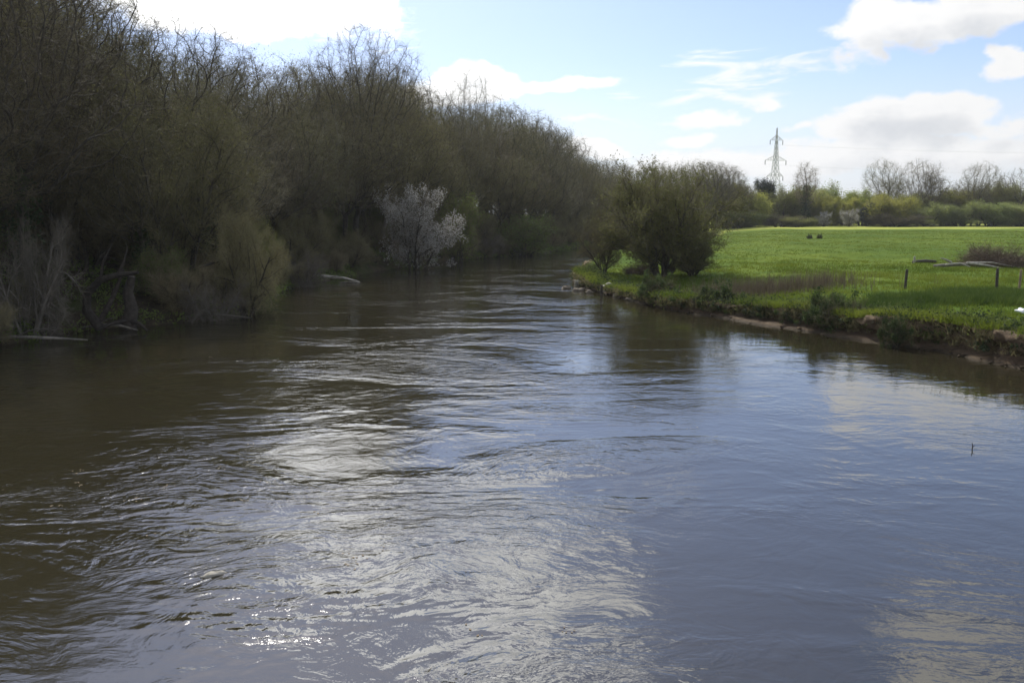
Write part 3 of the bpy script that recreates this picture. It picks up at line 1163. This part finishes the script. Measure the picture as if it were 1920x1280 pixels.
def far_plant(name, key, px, Y, top, Wpx, label, cat='tree', group=None):
    x = at_y(px, Y)
    z = ground_z(x, Y)
    H = max(z_at(top, Y) - z, 1.0)
    plant(name, key, x, Y, H, Wpx / FOC * Y, label=label, cat=cat, z=z, group=group)


# trees beyond the bend of the river, behind the sallow
GB = 'pale bare trees beyond the bend of the river'
for px, Y, top, W in ((1085, 170, 300, 80), (1120, 205, 308, 90), (1150, 172, 330, 80), (1180, 215, 314, 95), (1225, 225, 318, 90), (1265, 205, 312, 100), (1300, 226, 318, 90),
                      (1210, 180, 345, 80), (1105, 185, 300, 110), (1140, 190, 306, 100), (1165, 200, 310, 110), (1205, 212, 310, 110), (1245, 222, 314, 110), (1285, 230, 312, 110),
                      (1318, 232, 310, 100), (1365, 236, 322, 90), (1382, 240, 345, 80), (1325, 238, 306, 110), (1355, 244, 312, 100)):
    far_plant('bare_tree', random.choice(['oak_c', 'ash_b', 'oak_c']), px, Y, top, W, 'olive brown tree beyond the bend of the river behind the big sallow', group=GB)
far_plant('bare_tree', 'oak_a', 1340, 228, 308, 105, 'broad round headed bare tree right behind the big sallow, edge of the far trees')
for px, Y, top, W in ((1110, 160, 385, 80), (1165, 165, 390, 70), (1200, 172, 372, 80), (1300, 210, 385, 80)):
    far_plant('willow_bush', 'willow_olive_b', px, Y, top, W, 'pale olive bush at the river bend behind the big sallow', 'bush', 'pale bushes at the river bend')

# the hedge and trees at the far edge of the meadow
far = [
    ('spring_bush', 'spring_bush', 1352, 236, 372, 70, 'yellow green bush at the left end of the far hedge, touching the sallow', 'bush'),
    ('spring_bush', 'spring_bush', 1405, 240, 366, 84, 'broad yellow green bush left of the dark conifer in the far hedge', 'bush'),
    ('willow_bush', 'spring_green', 1380, 232, 398, 90, 'grey green low bush in front of the yellow green ones in the far hedge', 'bush'),
    ('conifer', 'evergreen', 1440, 262, 342, 40, 'dark rounded evergreen standing under the pylon', 'tree'),
    ('spring_bush', 'spring_green', 1470, 255, 358, 70, 'olive green bush between the dark evergreen and the ivy clad tree', 'bush'),
    ('brushwood_bush', 'brush', 1462, 240, 402, 80, 'brown leafless thicket at the meadow edge under the dark evergreen', 'bush'),
    ('bare_tree', 'slim_b', 1508, 245, 308, 46, 'slim bare tree with dark ivy clumps on its trunk, right of the pylon', 'tree'),
    ('conifer', 'evergreen', 1533, 268, 374, 34, 'small dark evergreen low behind the ivy clad tree', 'tree'),
    ('spring_bush', 'spring_bush', 1548, 250, 372, 46, 'bright yellow bush right of the ivy clad tree', 'bush'),
    ('blossom_bush', 'blackthorn', 1546, 236, 398, 32, 'pinkish white blossoming bush at the meadow edge below the yellow bush', 'bush'),
    ('blossom_bush', 'blackthorn', 1592, 238, 394, 34, 'white blossoming bush in the middle of the far hedge', 'bush'),
    ('spring_bush', 'spring_bush', 1592, 256, 374, 60, 'pale yellow green bush behind the white blossom in the far hedge', 'bush'),
    ('conifer', 'evergreen', 1627, 246, 384, 32, 'low dark green round bush right of the blossom in the far hedge', 'bush'),
    ('spring_bush', 'spring_bush', 1665, 244, 368, 84, 'wide yellow green bush below the twin bare trees', 'bush'),
    ('bare_tree', 'oak_c', 1664, 258, 304, 84, 'left one of the twin bare trees rising above the far hedge', 'tree'),
    ('bare_tree', 'oak_c', 1722, 258, 304, 92, 'right one of the twin bare trees rising above the far hedge', 'tree'),
    ('bare_tree', 'slim_a', 1742, 254, 322, 44, 'small bare tree close against the right one of the twin trees', 'tree'),
    ('bare_tree', 'oak_c', 1822, 258, 310, 84, 'round headed pale tree alone above the right part of the far hedge', 'tree'),
    ('bare_tree', 'slim_a', 1784, 262, 350, 40, 'thin bare sapling between the twin trees and the round headed tree', 'tree'),
    ('bare_tree', 'ash_b', 1868, 262, 334, 66, 'bare tree between the round headed tree and the right edge', 'tree'),
    ('bare_tree', 'oak_a', 1912, 256, 318, 92, 'olive bare tree at the right edge above the far hedge', 'tree'),
    ('green_bush', 'spring_green', 1742, 246, 386, 80, 'mid green bush under the small bare tree in the far hedge', 'bush'),
    ('green_bush', 'spring_green', 1800, 246, 386, 76, 'green bush left of the dark hedge section under the round headed tree', 'bush'),
    ('green_bush', 'spring_green', 1858, 244, 382, 84, 'dense green hedge section under the right hand trees', 'bush'),
    ('green_bush', 'spring_green', 1915, 244, 384, 76, 'green hedge section running out at the right edge', 'bush'),
    ('brushwood_bush', 'brush', 1680, 240, 400, 100, 'brown twiggy bush at the foot of the wide yellow green bush', 'bush'),
    ('willow_bush', 'spring_green', 1500, 236, 408, 60, 'low green bush at the foot of the ivy clad tree', 'bush'),
    ('willow_bush', 'willow_olive', 1770, 258, 372, 90, 'olive bush behind the green hedge right of the twin trees', 'bush'),
]
for a in far:
    far_plant(*a)
for k in range(22):
    px = 1335 + k * 28 + random.uniform(-8, 8)
    far_plant('hedge_bush', random.choice(['spring_green', 'willow_olive_b', 'spring_bush']), px, 262 + random.uniform(-4, 6), 366 + random.uniform(-16, 20), 80,
              'pale bush filling the back of the far hedge', 'bush', 'bushes filling the back of the far hedge')
GX = 'far treeline beyond the hedge'
for k in range(16):
    px = 1330 + k * 44
    far_plant('bare_tree', random.choice(['oak_c', 'ash_b', 'oak_b']), px, 300 + random.uniform(-12, 20), 385 + random.uniform(-12, 6), 70,
              'distant tree just showing over the far hedge', 'tree', GX)


# ------------------------------------------------------------------ grass and reeds
def blades(name, P, Hs, w, m, lean=0.35, kind='stuff'):
    N = len(P)
    a = rng.uniform(0, 2 * np.pi, N)
    side = np.c_[np.cos(a), np.sin(a), np.zeros(N)] * (w * rng.uniform(0.7, 1.3, N))[:, None]
    ln = rng.normal(0, lean, (N, 2)) * Hs[:, None]
    tip = P + np.c_[ln, Hs]
    V = np.stack([P - side, P + side, tip], axis=1).reshape(-1, 3)
    F = np.arange(N * 3).reshape(-1, 3)
    return tag(obj(name, mesh_np(name, V, F), m), kind=kind)


def scatter(N, x0, x1, y0, y1, keep):
    x, y = rng.uniform(x0, x1, N), rng.uniform(y0, y1, N)
    p = np.c_[x, y]
    # only what the photograph sees (a wedge a little wider than the view)
    p = p[np.abs(p[:, 0]) < 0.68 * p[:, 1] + 3]
    h, left = height(p)
    ins = inside_poly(RIVER_POLY, p)
    k = keep(p, h, left, ins)
    return np.c_[p, h][k]


def tufted(P, per, spread):
    Q = np.repeat(P, per, axis=0)
    Q[:, :2] += rng.normal(0, spread, (len(Q), 2))
    return Q


def lump(name, r, seed, squash=(1, 1, 1), nu=14, nv=9, amp=0.3):
    g = np.random.default_rng(seed)
    ph = g.uniform(0, 6, 8)
    V = []
    for j in range(nv + 1):
        for i in range(nu):
            a, b = 2 * np.pi * i / nu, np.pi * j / nv
            d = np.array([np.cos(a) * np.sin(b), np.sin(a) * np.sin(b), np.cos(b)])
            f = 1 + amp * (np.sin(d[0] * 3 + ph[0]) * np.cos(d[1] * 2.6 + ph[1]) + 0.5 * np.sin(d[2] * 5 + ph[2] + d[0] * 4) + 0.3 * np.sin(d[1] * 9 + ph[3]))
            V.append(d * r * f * np.array(squash))
    F = [(j * nu + i, (j + 1) * nu + i, (j + 1) * nu + (i + 1) % nu, j * nu + (i + 1) % nu) for j in range(nv) for i in range(nu)]
    return mesh_np(name, np.array(V), None, np.array(F), smooth=True)


def build_grass():
    def land(p, h, left, ins):
        return (~left) & (~ins) & (h > 0.3)
    P = scatter(90000, 5, 60, 28, 95, land)
    P2 = scatter(110000, 8, 120, 70, 190, land)
    P = np.vstack([P[rng.random(len(P)) < sstep(97, 66, P[:, 1])], P2[rng.random(len(P2)) < 0.85 * sstep(66, 92, P2[:, 1])]])
    n = fbm(P[:, 0] * 0.5, P[:, 1] * 0.5, 3)
    P = P[rng.random(len(P)) < np.clip(0.55 + n, 0.15, 1)]
    P = tufted(P, 4, 0.10)
    P[:, 2] -= 0.03
    Hs = rng.uniform(0.10, 0.30, len(P)) * (1 - 0.38 * sstep(65, 95, P[:, 1])) * (1 + 0.6 * fbm(P[:, 0] * 0.3, P[:, 1] * 0.3, 2))
    tag(blades('meadow_grass', P, Hs, 0.022, M['grass']), 'short green grass tufts covering the right bank', 'grass')
    # lush darker belt a few metres in from the edge, and the overhanging fringe along the lip
    a, b = at(1600, 562, 1.2), at(1935, 560, 1.2)
    t = rng.random(2300)
    C = np.array(a)[None, :2] * (1 - t[:, None]) + np.array(b)[None, :2] * t[:, None]
    C = C + rng.normal(0, 1.5, C.shape) * np.array([1, 1.0])
    C = C[fbm(C[:, 0] * 0.45, C[:, 1] * 0.45, 3) > -0.12]
    h, _ = height(C)
    Q = tufted(np.c_[C, h], 12, 0.2)
    tag(blades('lush_grass', Q, rng.uniform(0.2, 0.55, len(Q)), 0.022, M['grass_dark'], 0.4), 'belt of taller dark green grass behind the right bank', 'grass')
    BPp, nrm, shelf, lip = BANK
    i = rng.integers(0, len(BPp), 5200)
    off = shelf[i] + rng.uniform(0.0, 1.1, len(i))
    keep = fbm(i * 0.03, i * 0 + 5.0, 3) > -0.22
    i, off = i[keep], off[keep]
    C = np.c_[BPp[i] + nrm[i] * off[:, None], lip[i] * 0.97]
    Q = tufted(C, 9, 0.10)
    tag(blades('bank_grass', Q, rng.uniform(0.12, 0.45, len(Q)), 0.02, M['grass'], 0.6), 'ragged grass hanging over the lip of the earth bank', 'grass')
    j = rng.integers(0, len(BPp), 1500)
    off = shelf[j] + rng.uniform(-0.25, 0.5, len(j))
    C = np.c_[BPp[j] + nrm[j] * off[:, None], lip[j] * rng.uniform(0.25, 0.95, len(j))]
    Q = tufted(C, 8, 0.10)
    tag(blades('dry_grass', Q, rng.uniform(0.12, 0.4, len(Q)), 0.018, M['grass_pale'], 0.8), 'dry straw coloured grass and roots on the earth bank face', 'grass')
    # weeds and trailing plants that break the edge of the bank
    j = rng.integers(0, len(BPp), 620)
    off = shelf[j] + rng.uniform(-0.15, 1.6, len(j))
    on_face = off < shelf[j] + 0.4
    C = np.c_[BPp[j] + nrm[j] * off[:, None], np.where(on_face, lip[j] * rng.uniform(0.35, 1.0, len(j)), lip[j])]
    sz = rng.uniform(0.10, 0.40, len(j)) ** 1.1
    Q = np.repeat(C, 90, axis=0) + rng.normal(0, 1, (len(j) * 90, 3)) * np.repeat(sz, 90)[:, None] * np.array([1, 1, 0.6])
    Q[:, 2] += np.repeat(sz, 90) * 0.5
    half_n = len(Q) // 2
    for m, q, lab in ((M['leaf'], Q[:half_n], 'bright green weeds growing along the edge of the right bank'), (M['leaf_dark'], Q[half_n:], 'dark green weeds trailing over the earth face of the right bank')):
        lv_, lf = leaves(q, rng, len(q), 0.06, 0.03)
        tag(obj('bank_weeds', mesh_np('bank_weeds', lv_, None, lf), m), lab, 'weeds', kind='stuff')
    # slumped clods along the foot of the bank
    V, F, k0 = [], [], 0
    for j in rng.integers(0, len(BPp), 150):
        r = rng.uniform(0.03, 0.11)
        c = np.r_[BPp[j] + nrm[j] * (shelf[j] * rng.uniform(-0.2, 1.0)), rng.uniform(-0.02, 0.12)]
        me = lump('clod', r, int(j), (1.2, 1.0, 0.6), 7, 5, 0.25)
        co = np.empty(len(me.vertices) * 3, np.float32)
        me.vertices.foreach_get('co', co)
        V.append(co.reshape(-1, 3) + c)
        F.append(np.array([p.vertices[:] for p in me.polygons]) + k0)
        k0 += len(me.vertices)
        bpy.data.meshes.remove(me)
    tag(obj('earth_clods', mesh_np('earth_clods', np.vstack(V), None, np.vstack(F), smooth=True), M['bank_earth']), 'slumped clods of earth along the foot of the right bank', 'earth', kind='stuff')
    # dead reed stalks between the sallow and the meadow
    C = []
    for px, py, sx, sy, nn in ((1400, 536, 2.0, 1.2, 330), (1475, 536, 2.4, 1.2, 420), (1545, 530, 1.4, 1.2, 110), (1360, 540, 1.2, 1.2, 120)):
        c = at(px, py, 1.2)
        C.append(np.c_[rng.normal(c.x, sx, nn), rng.normal(c.y, sy, nn)])
    C = np.vstack(C)
    h, _ = height(C)
    Q = tufted(np.c_[C, h], 4, 0.16)
    tag(blades('reeds', Q, rng.uniform(0.5, 1.7, len(Q)) * np.repeat(rng.uniform(0.5, 1.0, len(C)), 4), 0.016, M['straw'], 0.12), 'stand of dead brown reed stalks right of the sallow', 'reeds')
    # low growth on the wood's floor along the left bank
    P = []
    for _ in range(26000):
        ii = random.randint(S0, S1)
        P.append(on_bank(ii, 0.4 + abs(random.gauss(0, 7.0))))
    P = np.array(P)
    h, _ = height(P)
    n = fbm(P[:, 0] * 0.25, P[:, 1] * 0.25, 3)
    k = n > -0.1
    Q = tufted(np.c_[P, h][k], 7, 0.18)
    lv_, lf = leaves(Q + np.c_[np.zeros((len(Q), 2)), rng.uniform(0, 0.5, len(Q))], rng, len(Q), 0.085, 0.06)
    tag(obj('undergrowth', mesh_np('undergrowth', lv_, None, lf), M['leaf']), 'low green undergrowth on the floor of the wood', 'undergrowth', kind='stuff')


build_grass()

# dark leafy bushes on the right bank
for px, py, H, W, lab in ((1238, 562, 1.7, 2.6, 'dark bush with a bright green top on the bank below the big sallow'),
                          (1345, 578, 1.5, 2.6, 'dark leafy bush at the waterline below the dead reeds'),
                          (1575, 612, 1.7, 3.0, 'round dark bush overhanging the earth bank, half way along'),
                          (1690, 640, 1.1, 1.5, 'small green bush at the foot of the earth bank'),
                          (1908, 655, 1.3, 1.7, 'leafy bush hanging on the earth bank at the right edge'),
                          (1300, 572, 0.9, 2.6, 'low green bush between the two dark bushes on the bank'),
                          (1440, 592, 0.7, 2.4, 'low straggling bush on the bank right of the waterline bush'),
                          (1505, 603, 0.9, 2.0, 'ragged small bush on the bank left of the round dark bush'),
                          (1640, 612, 0.8, 2.6, 'low dark bush on top of the bank right of the round dark bush'),
                          (1770, 640, 0.7, 1.8, 'low green bush on the lip of the tall earth face')):
    p = at(px, py, 0.35)
    plant('bank_bush', 'bank_bush', p.x, p.y + 0.5, H, W, label=lab, cat='bush', z=0.3)
p = at(1872, 488, 1.9)
plant('bramble_mound', 'bramble', p.x, p.y, 2.0, 6.0, label='brown bramble mound in the meadow at the right edge', cat='bush')
p = at(1200, 505, 1.2)
plant('bramble_mound', 'bramble', p.x, p.y, 1.0, 3.0, label='tangle of dead bramble at the foot of the big sallow', cat='bush')
for px, lab in ((1519, 'left one of two small dark tussocks on the far meadow'), (1536, 'right one of two small dark tussocks on the far meadow')):
    p = at(px, 444, 2.2)
    plant('dark_tussock', 'bank_bush', p.x, p.y, 0.8, 0.95, label=lab, cat='tussock')


# ------------------------------------------------------------------ small things
def tube_mesh(name, chains, sides=7):
    w = Wood()
    for P, rad in chains:
        P = np.array(P, float)
        w.tube(P, rad, sides)
        # close the ends
        n = len(P)
        for e, rr in ((0, rad[0]), (n - 1, rad[-1])):
            T = P[1] - P[0] if e == 0 else P[-2] - P[-1]
            q = P[e] - T / (np.linalg.norm(T) + 1e-9) * rr * 0.3
            w.tube([P[e], q], [rr, rr * 0.05], sides)
    return w.mesh(name)


def thing(name, me, m, loc, label, cat, rz=0.0, group=None):
    o = obj(name, me, m)
    o.location = loc
    o.rotation_euler = (0, 0, rz)
    return tag(o, label, cat, group)


# fence posts
def post(px, py_base, py_top, m, r, label, tilt=0.0):
    p = at(px, py_base, 1.3)
    z = ground_z(p.x, p.y)
    h = (py_base - py_top) / FOC * p.y
    me = tube_mesh('fence_post', [([(0, 0, -0.3), (tilt * 0.3, 0, h * 0.35), (tilt * 0.7, 0.01, h * 0.7), (tilt, 0, h)], [r * 1.05, r, r, r * 0.92])], 8)
    thing('fence_post', me, m, (p.x, p.y, z), label, 'post', group='posts standing in the meadow')


post(1697, 540, 503, M['wood_dark'], 0.085, 'dark wooden post in the grass, left one of the two dark posts', 0.05)
post(1868, 550, 503, M['wood_dark'], 0.085, 'dark wooden post in the grass, right one of the two dark posts', -0.04)
post(1714, 494, 481, M['wood_pale'], 0.09, 'short pale post beside the dark ditch in the meadow', 0.0)
post(1910, 552, 505, M['straw'], 0.07, 'thin faded brown post near the right edge of the photo', 0.03)

# stake in the water and stones at the point
p = at(1127, 553, 0)
thing('wooden_stake', tube_mesh('wooden_stake', [([(0, 0, -0.8), (0.02, 0, 0.2), (0.04, 0.02, 0.75)], [0.11, 0.10, 0.085])], 8), M['wood_dark'], (p.x, p.y, 0),
      'dark wooden stake standing in the water at the tip of the point', 'stake')
p = at(1142, 545, 0.2)
thing('boulder', lump('boulder', 0.55, 5, (1, 0.8, 0.7)), M['stone'], (p.x, p.y + 0.4, 0.35), 'pale rounded boulder beside the wooden stake', 'rock')
p = at(1100, 531, 0.1)
thing('stone_slab', lump('stone_slab', 1.1, 6, (1.0, 0.8, 0.32)), M['stone'], (p.x, p.y + 0.3, 0.18), 'flat pale slab of stone at the very tip of the point', 'rock')
p = at(1118, 519, 0.3)
thing('stone_slab', lump('stone_slab', 0.9, 8, (1.3, 0.7, 0.3)), M['stone'], (p.x, p.y, 0.35), 'pale stone lying in the grass just behind the tip of the point', 'rock')
for k, (px, py, r) in enumerate(((1085, 545, 0.35), (1105, 549, 0.28), (1062, 541, 0.3), (1160, 556, 0.4), (1190, 563, 0.45))):
    p = at(px, py, 0)
    thing('brown_stone', lump('brown_stone', r, 20 + k, (1.2, 0.8, 0.55)), M['stone_brown'], (p.x, p.y, 0.04), 'small wet brown stone breaking the water off the point', 'rock',
          group='wet stones off the point')

# fallen branches on the left bank
def branch_thing(name, px, py, chains, m, label, z=0.0, cat='branch', subs=()):
    p = at(px, py, z)
    o = empty(name, (p.x, p.y, z))
    tag(o, label, cat)
    obj('trunk', tube_mesh('trunk', chains), m, o)
    for s in subs:
        obj('branch', tube_mesh('branch', [s], 5), m, o)
    return o


branch_thing('fallen_branch', 615, 528, [([(-1.7, 0.4, -0.2), (-1.2, 0.2, 0.25), (-0.6, 0, 0.5), (0.3, -0.1, 0.42), (1.4, -0.2, 0.35), (2.6, -0.3, 0.05), (3.0, -0.3, -0.1)], [0.13, 0.14, 0.14, 0.13, 0.11, 0.09, 0.06])],
             M['wood_pale'], 'bleached fallen branch arching out of the water at the left bank',
             subs=[([(0.2, -0.1, 0.42), (0.9, -0.5, 0.55), (1.6, -0.9, 0.4)], [0.07, 0.05, 0.03]), ([(-0.7, 0, 0.48), (-1.6, -0.1, 0.75), (-2.6, 0.2, 0.62)], [0.07, 0.05, 0.03]),
                   ([(1.6, -0.2, 0.32), (2.2, -0.6, 0.2), (2.9, -0.9, 0.1)], [0.06, 0.05, 0.03])])
branch_thing('driftwood_log', 655, 530, [([(-1.0, 0.2, -0.03), (0, 0.0, 0.06), (1.1, -0.3, -0.02)], [0.05, 0.075, 0.04])], M['bark_pale'],
             'short pale log lying in the shallows just right of the arching branch', cat='log')
branch_thing('arched_trunk', 165, 618, [([(0.2, 0.8, 0.0), (-0.3, 0.6, 0.9), (-0.1, 0.4, 1.8), (0.7, 0.2, 2.5), (1.7, 0, 2.75), (2.8, -0.2, 2.9)], [0.26, 0.23, 0.21, 0.18, 0.14, 0.09])],
             M['wood_dark'], 'dark trunk arching out from the left bank low over the water', cat='trunk', z=0.2,
             subs=[([(0.7, 0.2, 2.5), (1.0, 0.0, 3.4), (1.6, -0.2, 4.3)], [0.10, 0.07, 0.04]), ([(1.7, 0, 2.75), (2.2, -0.3, 3.5), (2.5, -0.5, 4.2)], [0.08, 0.06, 0.03])])
branch_thing('leaning_trunk', 178, 614, [([(0, 0.2, 0), (0.6, 0.1, 0.9), (1.2, 0.0, 1.9), (1.7, -0.1, 3.0)], [0.16, 0.14, 0.11, 0.07])],
             M['wood_dark'], 'thin dark trunk leaning to the right beside the arched trunk', cat='trunk', z=0.2)
branch_thing('root_stump', 235, 608, [([(0, 0.3, -0.2), (0.3, 0.2, 0.8), (0.2, 0.1, 1.7), (0.5, 0, 2.5)], [0.42, 0.34, 0.27, 0.18])],
             M['wood_dark'], 'thick dark stump on the left bank between the arched trunk and the willow bush', cat='trunk', z=0.3,
             subs=[([(0.2, 0.1, 0.2), (0.9, -0.4, 0.1), (1.5, -0.9, -0.2)], [0.13, 0.10, 0.05]), ([(0.1, 0, 0.2), (-0.5, -0.5, 0.1), (-1.0, -1.0, -0.2)], [0.13, 0.10, 0.05])])
for k, (px, py, ln, a, lab) in enumerate(((60, 642, 4.5, 0.15, 'bleached dead branch lying along the water at the left edge'),
                                          (205, 618, 3.2, -0.1, 'bleached dead branch lying in front of the thick dark stump'),
                                          (400, 598, 4.0, 0.1, 'bleached dead branch trailing in the water under the rounded willow bush'),
                                          (985, 476, 6.0, 0.1, 'pale dead branch at the water below the far green bush'))):
    branch_thing('dead_branch', px, py, [([(-ln / 2, -a * ln, 0.0), (-ln / 5, 0, 0.28), (ln / 6, 0.1, 0.2), (ln / 2, a * ln, 0.02)], [0.06, 0.08, 0.07, 0.03])], M['bark_pale'], lab, z=0.08,
                 subs=[([(-ln / 6, 0, 0.25), (0.1, -0.3, 0.6), (ln / 5, -0.4, 0.7)], [0.04, 0.03, 0.015])])

# fallen tree in the meadow with its pale broken butt
p = at(1778, 492, 1.8)
zt = ground_z(p.x, p.y)
o = empty('fallen_tree', (p.x, p.y, zt - 0.14))
tag(o, 'fallen dead tree with a pale broken butt and long thin limbs lying in the meadow', 'log')
obj('trunk', tube_mesh('trunk', [([(-1.1, 0.3, 0.25), (-0.5, 0.2, 0.28), (0.4, 0, 0.38), (2.0, 0, 0.45)], [0.14, 0.17, 0.16, 0.11])]), M['bark_pale'], o)
for s in ([(-0.2, 0, 0.4), (0.8, -0.5, 0.55), (1.5, -0.8, 0.25)], [(0.2, -0.1, 0.6), (-0.4, -0.3, 0.85), (-0.9, -0.4, 1.0)], [(1.6, 0, 0.55), (3.6, -0.2, 0.6), (6.4, -0.6, 0.1)], [(1.8, 0, 0.55), (3.2, -0.6, 0.35), (4.6, -1.2, 0.05)]):
    obj('limb', tube_mesh('limb', [(s, [0.12, 0.085, 0.04])], 6), M['wood_pale'], o)
p = at(1735, 492, 1.8)  # dark log shape added to give the shadowed gap in the grass
branch_thing('shadow_log', 1735, 492, [([(-1.2, 0, 0.04), (0, 0.05, 0.1), (1.0, 0, 0.05)], [0.16, 0.2, 0.17])], M['wood_dark'], 'dark log shape added for the shadowed gap between the short pale post and the fallen tree',
             z=ground_z(p.x, p.y), cat='log')

# white plastic sheet at the right edge, driftwood and a twig in the water
p = at(1916, 584, 1.25)
thing('plastic_bag', lump('plastic_bag', 0.22, 31, (1.2, 0.8, 0.6), 18, 12, 0.45), M['plastic'], (p.x, p.y, ground_z(p.x, p.y) + 0.25), 'crumpled white plastic bag caught in the grass at the right edge', 'bag')
p = at(400, 1078, 0)
thing('driftwood', lump('driftwood', 0.115, 33, (1.5, 0.6, 0.45)), M['wood_pale'], (p.x, p.y, 0.01), 'small pale piece of driftwood breaking the surface in the near water', 'driftwood', 0.5)
FL = []
for _ in range(260):
    x, y = rng.uniform(-16, 8), rng.uniform(11, 46)
    if fbm(np.array([x * 0.18]), np.array([y * 0.10]), 3)[0] > 0.06:
        FL.append((x, y, 0.012))
FL = np.array(FL)
lv_, lf = leaves(np.repeat(FL, 3, axis=0), rng, len(FL) * 3, 0.035, 0.10, 3.0)
lv_[:, 2] = 0.006 + 0.004 * rng.random(len(lv_))
tag(obj('floating_leaves', mesh_np('floating_leaves', lv_, None, lf), M['straw']), 'scattered flecks of dead leaf drifting on the current', 'flecks', kind='stuff')
p = at(1822, 842, 0)
thing('twig', tube_mesh('twig', [([(0, 0, -0.1), (0.02, 0, 0.08), (0.0, 0.01, 0.17)], [0.016, 0.014, 0.008]), ([(0.01, 0, 0.06), (0.08, 0, 0.11)], [0.010, 0.006])], 5), M['wood_dark'], (p.x, p.y, 0),
      'tiny dark twig poking out of the smooth water at the right', 'twig')


# ------------------------------------------------------------------ pylon and its cables
def bar(w, a, b, r):
    w.tube([a, b], [r, r], 4)


PY = 430.0
PX = at_y(1450, PY)
PZ = ground_z(PX, PY)
PH = z_at(240, PY) - PZ
pyl = empty('electricity_pylon', (PX, PY, PZ), R(18))
tag(pyl, 'tall lattice steel electricity pylon rising behind the far hedge', 'pylon')


def half(z):
    """half width of the tower at height z (fraction of the whole)"""
    return np.interp(z, [0, 0.45, 0.62, 1.0], [3.9, 1.6, 1.0, 0.12])


levels = [0, 0.12, 0.23, 0.33, 0.42, 0.5, 0.57, 0.63, 0.69, 0.75, 0.81, 0.87, 0.93, 1.0]
for sx, sy in ((1, 1), (1, -1), (-1, 1), (-1, -1)):
    w = Wood()
    w.tube([(sx * half(z), sy * half(z), z * PH) for z in levels], [0.13] * len(levels), 4)
    obj('leg', w.mesh('leg'), M['steel'], pyl)
w = Wood()
for z0, z1 in zip(levels[:-1], levels[1:]):
    a, b = half(z0), half(z1)
    for k in range(4):
        c, s = math.cos(k * math.pi / 2), math.sin(k * math.pi / 2)
        def rot(x, y, z):
            return (x * c - y * s, x * s + y * c, z * PH)
        bar(w, rot(-a, a, z0), rot(b, b, z1), 0.09)
        bar(w, rot(a, a, z0), rot(-b, b, z1), 0.09)
        bar(w, rot(-b, b, z1), rot(b, b, z1), 0.09)
obj('bracing', w.mesh('bracing'), M['steel'], pyl)
arms = ((0.87, 3.6), (0.655, 6.0), (0.485, 4.6))
for z, ln in arms:
    for sgn in (-1, 1):
        w = Wood()
        h0 = half(z)
        tip = (sgn * ln, 0, z * PH)
        for sy in (-1, 1):
            bar(w, (sgn * h0, sy * h0, z * PH), tip, 0.08)
            bar(w, (sgn * h0 * 0.8, sy * h0 * 0.8, (z + 0.05) * PH), tip, 0.08)
            for q in (0.35, 0.65):
                xx = h0 + (ln - h0) * q
                bar(w, (sgn * xx, sy * h0 * (1 - q), z * PH), (sgn * xx, sy * h0 * (1 - q) * 0.8, (z + 0.05 * (1 - q)) * PH), 0.08)
        obj('cross_arm', w.mesh('cross_arm'), M['steel'], pyl)
        w = Wood()
        w.tube([(sgn * ln, 0, z * PH - 0.1), (sgn * ln, 0, z * PH - 2.2)], [0.16, 0.16], 6)
        obj('insulator', w.mesh('insulator'), M['wood_dark'], pyl)
mw = Matrix.Translation((PX, PY, PZ)) @ Matrix.Rotation(R(18), 4, 'Z')
for z, ln in arms:
    for sgn in (-1, 1):
        a = mw @ Vector((sgn * ln, 0, z * PH - 2.2))
        for far_end in (Vector((-330, 720, PZ + z * PH - 2)), Vector((560, 330, PZ + z * PH + 2))):
            b = far_end + Vector((sgn * ln * 0.6, sgn * ln * 0.6, 0))
            P = [tuple(a.lerp(b, t) + Vector((0, 0, -9.0 * 4 * t * (1 - t)))) for t in np.linspace(0, 1, 15)]
            w = Wood()
            w.tube(P, [0.014] * 15, 4)
            tag(obj('power_cable', w.mesh('power_cable'), M['steel']), 'thin overhead power cable strung from an arm of the pylon', 'cable', 'power cables of the pylon')


# ------------------------------------------------------------------ the air
def build_haze():
    x0, x1, y0, y1, z0, z1 = -5200, 5200, -300, 6500, -4.0, 75.0
    V = [(x, y, z) for z in (z0, z1) for y in (y0, y1) for x in (x0, x1)]
    F = [(0, 2, 3, 1), (4, 5, 7, 6), (0, 1, 5, 4), (2, 6, 7, 3), (0, 4, 6, 2), (1, 3, 7, 5)]
    mt = bpy.data.materials.new('haze')
    mt.use_nodes = True
    nt = mt.node_tree
    nt.nodes.clear()
    v = nt.nodes.new('ShaderNodeVolumePrincipled')
    v.inputs['Color'].default_value = (0.93, 0.96, 1.0, 1)
    v.inputs['Density'].default_value = 0.00014
    v.inputs['Anisotropy'].default_value = 0.2
    o = nt.nodes.new('ShaderNodeOutputMaterial')
    nt.links.new(v.outputs[0], o.inputs['Volume'])
    tag(obj('haze', mesh_np('haze', np.array(V), None, np.array(F)), mt), kind='stuff')


build_haze()
